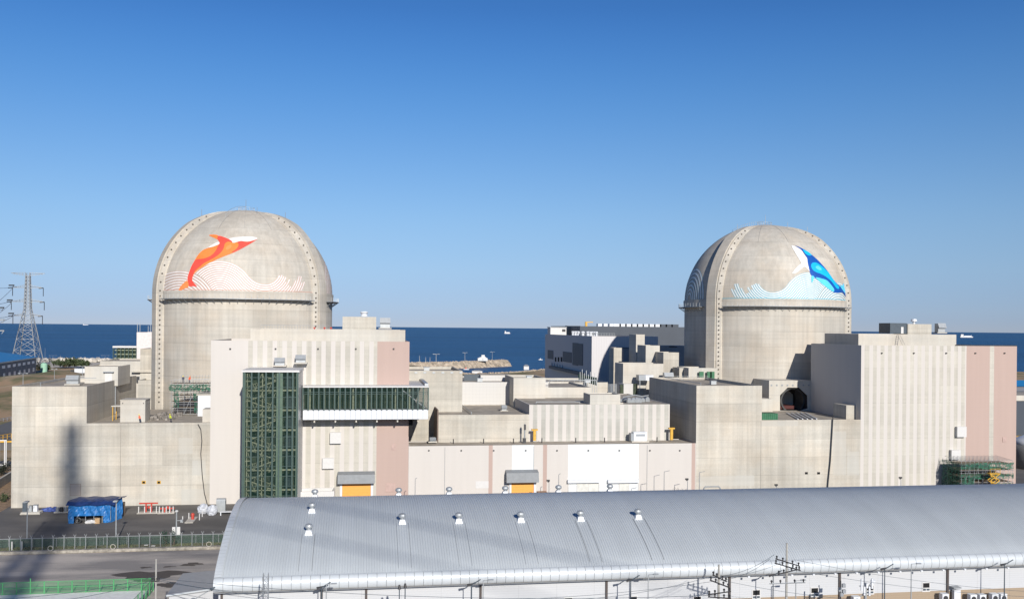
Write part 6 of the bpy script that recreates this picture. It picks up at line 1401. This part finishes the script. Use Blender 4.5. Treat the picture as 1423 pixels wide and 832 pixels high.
# street lamps before the hall
for (px, pt_, kind, lb) in ((655.5, 812, 'd', 'dark lamp post with raised arm at the hall gutter, far left one'), (876.5, 806, 'd', 'dark lamp post with raised arm left of the pair of utility poles'), (447, 816, 'd', 'dark lamp post below the left ventilators'), (1074.5, 799, 'd', 'dark lamp post just left of the tall utility pole'), (1229.5, 790, 'd', 'dark lamp post with raised arm right of the antenna mast'), (1396, 784, 'd', 'dark lamp post with raised arm near the right edge'),
                          (671.5, 806, 'l', 'thin grey street lamp second from the left before the hall'), (901, 798, 'l', 'thin grey street lamp in the middle before the hall'), (1266.5, 783, 'l', 'thin grey street lamp right of centre with horizontal arm'), (453.5, 811, 'l', 'thin grey street lamp at the left before the hall'), (1106, 806, 'l', 'thin grey street lamp close to the right of the tall utility pole')):
    Yp = 119.5 if kind == 'd' else 118.0; q = P(px, pt_, Yp); t = thing('street_lamp', (q.x, Yp, 0), lb, 'street lamp'); mt = M_shade if kind == 'd' else M_lightm
    m = MB(); m.bar((q.x, Yp, 0), (q.x, Yp, q.z), .10, .06, n=8); m.build('pole', mt, t)
    if kind == 'd': m = MB(); m.bar((q.x - .2, Yp, q.z - .1), (q.x + 1.1, Yp - .3, q.z + .75), .07, n=5); m.build('arm', mt, t); m = MB(); m.bar((q.x - .6, Yp, q.z - .05), (q.x + .5, Yp - .1, q.z + .25), .17, .05, n=6); m.build('lamp_head', M_dark, t)
    else: m = MB(); m.bar((q.x, Yp, q.z), (q.x + .9, Yp - .2, q.z + .1), .05, n=5); m.build('arm', mt, t); B('lamp_head', mt, t, (q.x + .6, q.x + 1.3, Yp - .35, Yp - .05, q.z, q.z + .14))
# utility poles
def utility(px, pt_, Y, label, arms, r=.2):
    q = P(px, pt_, Y); t = thing('utility_pole', (q.x, Y, 0), label, 'utility pole'); m = MB(); m.bar((q.x, Y, 0), (q.x, Y, q.z), r, r * .55, n=12); m.build('pole', plain('pole_concrete', (.36, .35, .32), .8), t)
    for (dz, L, tilt, mt) in arms:
        m = MB(); a = Vector((q.x - L / 2, Y - .25, q.z - dz + tilt * L / 2)); b = Vector((q.x + L / 2, Y - .25, q.z - dz - tilt * L / 2)); m.bar(a, b, .075, n=5); am = m.build('crossarm', mt, t)
        for f in (.05, .3, .7, .95): c = a.lerp(b, f); m = MB(); m.bar(c, c + Vector((0, 0, .4)), .07, n=6); m.bar(c + Vector((0, 0, .22)), c + Vector((0, 0, .34)), .12, n=8); m.build('insulator', M_dark, am)
    return t, q
tu, q1 = utility(1093.5, 754, 103, 'tall concrete utility pole with tilted crossarms rising above the hall gutter', [(2.2, 3.0, .32, M_dark), (2.7, 3.2, .3, M_dark), (3.3, 2.4, -.2, M_dark), (4.6, 4.4, .0, M_lightm)])
tu2, q2 = utility(999, 784, 97, 'utility pole with crowded dark crossarms left of the tall pole', [(1.4, 1.6, .5, M_dark), (2.0, 2.2, .4, M_dark), (3.0, 2.6, -.1, M_dark), (3.5, 2.6, .1, M_dark)])
tu3, q3 = utility(217, 776, 118, 'grey pole with a small box between the green fence and the lean to roof', [(2.6, .9, .0, M_dark)], .16)
for (px, pt_, lb) in ((555, 814, 'bare dark fitting on a pole top below the hall gutter'), (563, 812, 'taller dark fitting on a pole top below the hall gutter')):
    q = P(px, pt_ + 4, 112); t = thing('pole_fitting', (q.x, 112, 0), lb, 'pole'); m = MB(); m.bar((q.x, 112, 0), (q.x, 112, q.z + .3), .07, n=6); m.build('pole', M_shade, t); m = MB(); m.bar((q.x, 112, q.z), (q.x, 112, q.z + .5), .2, .12, n=8); m.build('insulator', M_dark, t)
# antenna cluster
q = P(1203, 809, 112); t = thing('antenna_mast', (q.x, 112, 0), 'mast crowded with pale antenna panels before the hall wall', 'antenna mast'); m = MB(); m.bar((q.x, 112, 0), (q.x, 112, q.z), .14, n=8); m.build('pole', M_lightm, t)
for dx, dz, w_, h_ in ((-.75, -.9, .18, 1.5), (.7, -.7, .2, 1.3), (-.35, -1.5, .2, 1.1), (.35, -1.6, .2, 1.2), (0, -.6, .25, .6)): B('antenna_panel', M_wpan, t, (q.x + dx - w_ / 2, q.x + dx + w_ / 2, 111.6, 111.75, q.z + dz, q.z + dz + h_))
m = MB(); m.bar((q.x - .9, 112, q.z - .4), (q.x + .9, 112, q.z - .4), .05); m.bar((q.x - .8, 112, q.z - 1.6), (q.x + .8, 112, q.z - 1.6), .05); m.bar((q.x - .7, 112, q.z - 1.8), (q.x + .8, 112, q.z), .05); m.build('frame', M_lightm, t); m = MB(); m.lathe((q.x + .9, 111.8), [(.3, q.z + .1), (.3, q.z + .35), (.1, q.z + .45)], 10); m.build('dome_antenna', M_wpan, t)
q = P(1168, 820, 119); t = thing('equipment_post', (q.x, 119, 0), 'dark post loaded with junction boxes by the brown downpipe', 'equipment post'); m = MB(); m.bar((q.x, 119, 0), (q.x, 119, P(1168, 806, 119).z), .09); m.build('pole', M_dark, t)
for dx, dz in ((-.45, 0), (.1, .5), (-.2, -.7), (.15, -.3)): B('junction_box', M_greym, t, (q.x + dx, q.x + dx + .45, 118.6, 118.9, q.z + dz, q.z + dz + .5))
# small lattice mast
q = P(369.5, 796, 112); t = thing('lattice_mast', (q.x, 112, 0), 'short square lattice mast in front of the hall eave at the left', 'mast')
for sx in (-.28, .28):
    for sy in (-.28, .28): m = MB(); m.bar((q.x + sx, 112 + sy, 0), (q.x + sx, 112 + sy, q.z), .05, n=5); m.build('leg', M_greym, t)
m = MB(); z = .5
while z < q.z - .3:
    for a, b in (((-.28, -.28), (.28, -.28)), ((.28, -.28), (.28, .28)), ((.28, .28), (-.28, .28)), ((-.28, .28), (-.28, -.28))):
        m.bar((q.x + a[0], 112 + a[1], z), (q.x + b[0], 112 + b[1], z + .55), .028, n=4); m.bar((q.x + a[0], 112 + a[1], z), (q.x + b[0], 112 + b[1], z), .028, n=4)
    z += .55
m.build('bracing', M_greym, t)
# floodlight arm at the lean-to
a = P(272, 831, 116); b = P(297, 816, 116); t = thing('flood_lamp', (a.x, 116, 0), 'lamp arm rising diagonally beside the lean to roof', 'lamp'); m = MB(); m.bar((a.x, 116, 0), (a.x, 116, a.z), .08); m.bar(a, b, .06); m.build('arm', M_lightm, t); m = MB(); m.bar(b - Vector((.35, 0, .2)), b + Vector((.15, 0, .05)), .2, .08, n=8); m.build('lamp_head', M_shade, t); m = MB(); m.lathe((a.x - .3, 116), [(.5, a.z - .5), (.42, a.z - .1), (.1, a.z + .1)], 12); m.build('shade', M_lightm, t)
# overhead wires
def wire(a, b, sag, label, r=.028, grp='overhead wires in front of the hall'):
    a = Vector(a); b = Vector(b); m = MB(); pts = [a.lerp(b, t / 20) - Vector((0, 0, sag * 4 * (t / 20) * (1 - t / 20))) for t in range(21)]; m.path(pts, r, 4); tag(m.build('overhead_wire', M_shade), label, 'wire', grp)
top3 = Vector((q3.x, 118, q3.z - 2.6))
wire(top3 + Vector((0, 0, .3)), P(1000, 826, 97), 1.2, 'long wire from the grey pole running across the hall front, upper strand'); wire(top3, P(999, 833, 97), 2.2, 'long wire from the grey pole running across the hall front, lower strand')
wire(P(217, 804, 118), P(-40, 842, 100), .8, 'wire from the grey pole down to the lower left corner, lower strand'); wire(P(217, 800, 118), P(-40, 833, 100), .6, 'wire from the grey pole toward the lower left corner, upper strand')
wire(P(217, 803, 118), P(345, 822, 110), .3, 'short wire from the grey pole toward the lattice mast')
for i, (a_, b_) in enumerate((((999, 800), (1076, 770)), ((1000, 806), (1070, 776)), ((1108, 778), (1440, 822)), ((1094, 790), (1440, 829)), ((999, 806), (640, 834)), ((1094, 777), (1000, 800)), ((1006, 806), (1240, 834)), ((780, 834), (990, 800)))):
    wire(P(*a_, 99), P(*b_, 103), .5, ('wire rising from the crowded pole to the tall pole, top strand', 'wire rising from the crowded pole to the tall pole, second strand', 'wire from the tall pole sloping right across the hall, upper strand', 'wire from the tall pole sloping right across the hall, lower strand', 'wire from the crowded pole sloping down left', 'short slack jumper between the two crowded poles', 'wire from the crowded pole sloping down right', 'wire climbing to the crowded pole from lower left')[i], .022)
# poles standing in the lane between hall and annexe
for i, (px, pt_, kind, lb) in enumerate(((763, 666, 0, 'dark floodlight pole by the first pink stripe of the annexe'), (776.5, 659, 1, 'thin lamp pole left of the bright white panel'), (909, 661, 1, 'lamp pole with long arm right of the bright white panel'), (923, 655, 1, 'tall thin lamp pole with long arm near the right pink stripe'), (955.5, 664, 0, 'dark floodlight pole by the right pink stripe'), (972, 656, 1, 'thin lamp pole against the right concrete block'), (1079.5, 672, 0, 'dark floodlight pole before the right concrete block'), (1252, 662, 0, 'dark floodlight pole before the right striped block'), (577, 665, 1, 'thin aerial pole before the left end of the annexe'))):
    Y = 205; q = P(px, pt_, Y); t = thing('lane_pole', (q.x, Y, 0), lb, 'pole'); m = MB(); m.bar((q.x, Y, 0), (q.x, Y, q.z), .09, .06, n=6); m.build('pole', M_greym, t)
    if kind == 0: B('floodlight', M_dark, t, (q.x - .6, q.x + .1, Y - .4, Y, q.z - .35, q.z)); m = MB(); m.bar((q.x - .3, Y, q.z - .6), (q.x, Y, q.z - .3), .1); m.build('bracket', M_dark, t)
    else: m = MB(); m.bar((q.x, Y, q.z), (q.x + (1.3 if px > 800 else .4), Y, q.z + .25), .06, n=5); m.build('arm', M_greym, t)
q = P(765, 693, 190); t = thing('crate_stand', (q.x, 190, 0), 'orange topped timber stand peeping over the silver roof by the first lamp pole', 'stand'); zq_ = P(753, 684, 200).z; a = P(748, 684, 200); b = P(761, 684, 200); B('top', plain('timber_orange', (.5, .28, .14), .8), t, (a.x, b.x, 200, 202, zq_ - .6, zq_)); B('body', M_dark, t, (a.x + .5, b.x - .5, 200.2, 201.8, 0, zq_ - .61))
random.seed(77)
q = P(945, 690, 205); t = thing('bare_tree', (q.x, 205, 0), 'small leafless tree peeping over the silver roof near the right pink stripe', 'tree'); m = MB(); m.bar((q.x, 205, 0), (q.x, 205, 2.6), .12, .07); m.build('trunk', M_bark, t); m = MB()
for i in range(40):
    a = random.uniform(0, 6.28); l = random.uniform(.6, 1.9); m.bar((q.x, 205, 2.2 + random.random() * .4), (q.x + l * math.cos(a), 205 + l * math.sin(a), 2.9 + random.random() * 1.0), .03, .012, n=3)
m.build('crown', M_bark, t)
m = MB(); a = P(978, 676, 204); b = P(1001, 684, 204); m.path([(a.x, 204, 0), (a.x, 204, a.z - .4), (a.x + .4, 204, a.z), (b.x - .4, 204, a.z), (b.x, 204, a.z - .4), (b.x, 204, 0)], .16, 8); tag(m.build('pipe_arch', M_lightm), 'grey square pipe arch before the right concrete block', 'pipe')
m = MB(); a = P(565, 688, 204); b = P(600, 688, 204); m.path([(a.x, 204, 0), (a.x, 204, a.z), (b.x, 204, a.z), (b.x, 204, 0)], .06, 5); m.path([(a.x - 2, 204, a.z - .7), (a.x + 3, 204, a.z - .7)], .05, 5); tag(m.build('pipe_arch', M_lightm), 'thin pipe frame before the left end of the annexe', 'pipe')
# tall mast that stands behind the viewpoint and throws the long soft shadow on the yard

MX, MY = -3.0, -178.5
t = thing('lattice_tower', (MX, MY, 0), 'tall grey tower behind the viewpoint whose soft shadow falls on the left concrete wall', 'tower')
def mw(z): return 1.3 + (180 - z) * .027
for sx in (-1, 1):
    for sy in (-1, 1): m = MB(); m.bar((MX + sx * mw(0), MY + sy * mw(0), 0), (MX + sx * 1.3, MY + sy * 1.3, 180), .8, .4, n=6); m.build('leg', M_lightm, t)
z = 0
while z < 178:
    z2 = min(180, z + mw(z) * 2.0); m = MB()
    for sx, sy, tx, ty in ((-1, -1, 1, -1), (1, -1, 1, 1), (1, 1, -1, 1), (-1, 1, -1, -1)):
        m.bar((MX + sx * mw(z), MY + sy * mw(z), z), (MX + tx * mw(z2), MY + ty * mw(z2), z2), .30, n=4); m.bar((MX + tx * mw(z), MY + ty * mw(z), z), (MX + sx * mw(z2), MY + sy * mw(z2), z2), .30, n=4)
    m.build('lattice_panel', M_lightm, t); z = z2
m = MB(); m.bar((MX - 1, MY, 167), (MX + 7, MY, 165), .55, n=6); m.bar((MX + 1, MY, 171), (MX - 4, MY, 170), .4, n=6); m.build('crossarm', M_lightm, t)

# conductors passing behind the viewpoint, whose faint shadows cross the silver roof
for i, (pa, pb, lb) in enumerate((((326, 725), (600, 785), 'lower high conductor behind the viewpoint shading the silver roof'), ((500, 712), (828, 782), 'upper high conductor behind the viewpoint shading the silver roof'))):
    a = Vector(roof_hit(*pa)); b = Vector(roof_hit(*pb)); A = a + sdir * 290; Bq = b + sdir * 290; d = Bq - A
    m = MB(); m.path([A - d * 2.2, A, Bq, Bq + d * 2.2], .17, 5); tag(m.build('power_cable', M_lightm), lb, 'cable', 'conductors behind the viewpoint')

# roof fittings on the low concrete blocks
random.seed(41)
for i, (px, py_, Y, z, lb) in enumerate(((600, 507, 240, 28.7, 'row of small scupper covers along the tall block that the bridge meets'),)):
    t = thing('scupper_row', (12, 233.2, z), lb, 'scuppers')
    for k in range(6): a = P(578 + k * 12.5, 507, 233.2); B('cover', M_lightm, t, (a.x - .35, a.x + .35, 233.15, 233.29, P(600, 518.5, 233.2).z, P(600, 516.5, 233.2).z))
def roof_pipe(pts, r, label, mat=None):
    m = MB(); m.path([Vector(p) for p in pts], r, 6); return tag(m.build('roof_pipe', mat or M_lightm), label, 'pipe')
roof_pipe([(50, 249.5, 24.9), (50, 249.5, 25.9), (63, 249.5, 25.9), (63, 249.5, 24.9)], .1, 'thin pipe bridge along the long low wall block in the middle')
roof_pipe([(42, 226.2, 21.4), (42, 226.2, 21.9), (53, 226.2, 21.9), (53, 226.2, 21.4)], .09, 'grey conduit along the front of the striped tier roof')
roof_pipe([(26, 226, 19.0), (26, 226, 19.4), (26, 250, 19.4)], .12, 'grey pipe running back across the concrete tier roof')
roof_pipe([(-70, 219, 25.8), (-70, 219, 26.9), (-70, 240, 26.9), (-64, 240, 26.9)], .08, 'thin pipe along the left edge of the left concrete roof')
roof_pipe([(82, 220, 26.0), (82, 220, 26.8), (82, 248, 26.8)], .08, 'thin pipe along the roof of the concrete block left of the hatch')
for i, (x, y, z, lb) in enumerate(((44.5, 250, 26.1, 'small grey vent box on the plain concrete block roof'), (90, 232, 25.8, 'small grey vent box on the tall concrete wing left of the hatch'), (32, 258, 25.0, 'small grey vent box on the tiled block roof'), (62, 255, 24.9, 'small grey vent box on the long low wall block roof'), (16, 240, 28.8, 'small grey vent box on the bridge block roof'))):
    t = thing('vent_box', (x, y, z), lb, 'vent'); B('casing', M_lightm, t, (x - .7, x + .7, y, y + 1.2, z, z + .9)); B('lid', M_greym, t, (x - .85, x + .85, y - .12, y + 1.32, z + .9, z + 1.0))
def handrail(x0, x1, y, z, label, n_):
    t = thing('roof_railing', ((x0 + x1) / 2, y, z), label, 'railing')
    for k in range(n_ + 1): x = x0 + (x1 - x0) * k / n_; m = MB(); m.bar((x, y, z), (x, y, z + 1.1), .035, n=4); m.build('post', M_lightm, t)
    for h in (.55, 1.1): m = MB(); m.bar((x0, y, z + h), (x1, y, z + h), .03, n=4); m.build('rail', M_lightm, t)
handrail(84, 96, 252, 25.9, 'grey handrail at the back of the tall wing left of the hatch', 8)
handrail(49, 70, 276.2, P(800, 531, 276).z, 'grey handrail along the pale back block left of the rooftop plant', 12)
handrail(X1 + .6, X1 + 9, 345.3, P(822.5, 466.8, 345).z, 'grey handrail along the front edge of the grey hall roof', 8)
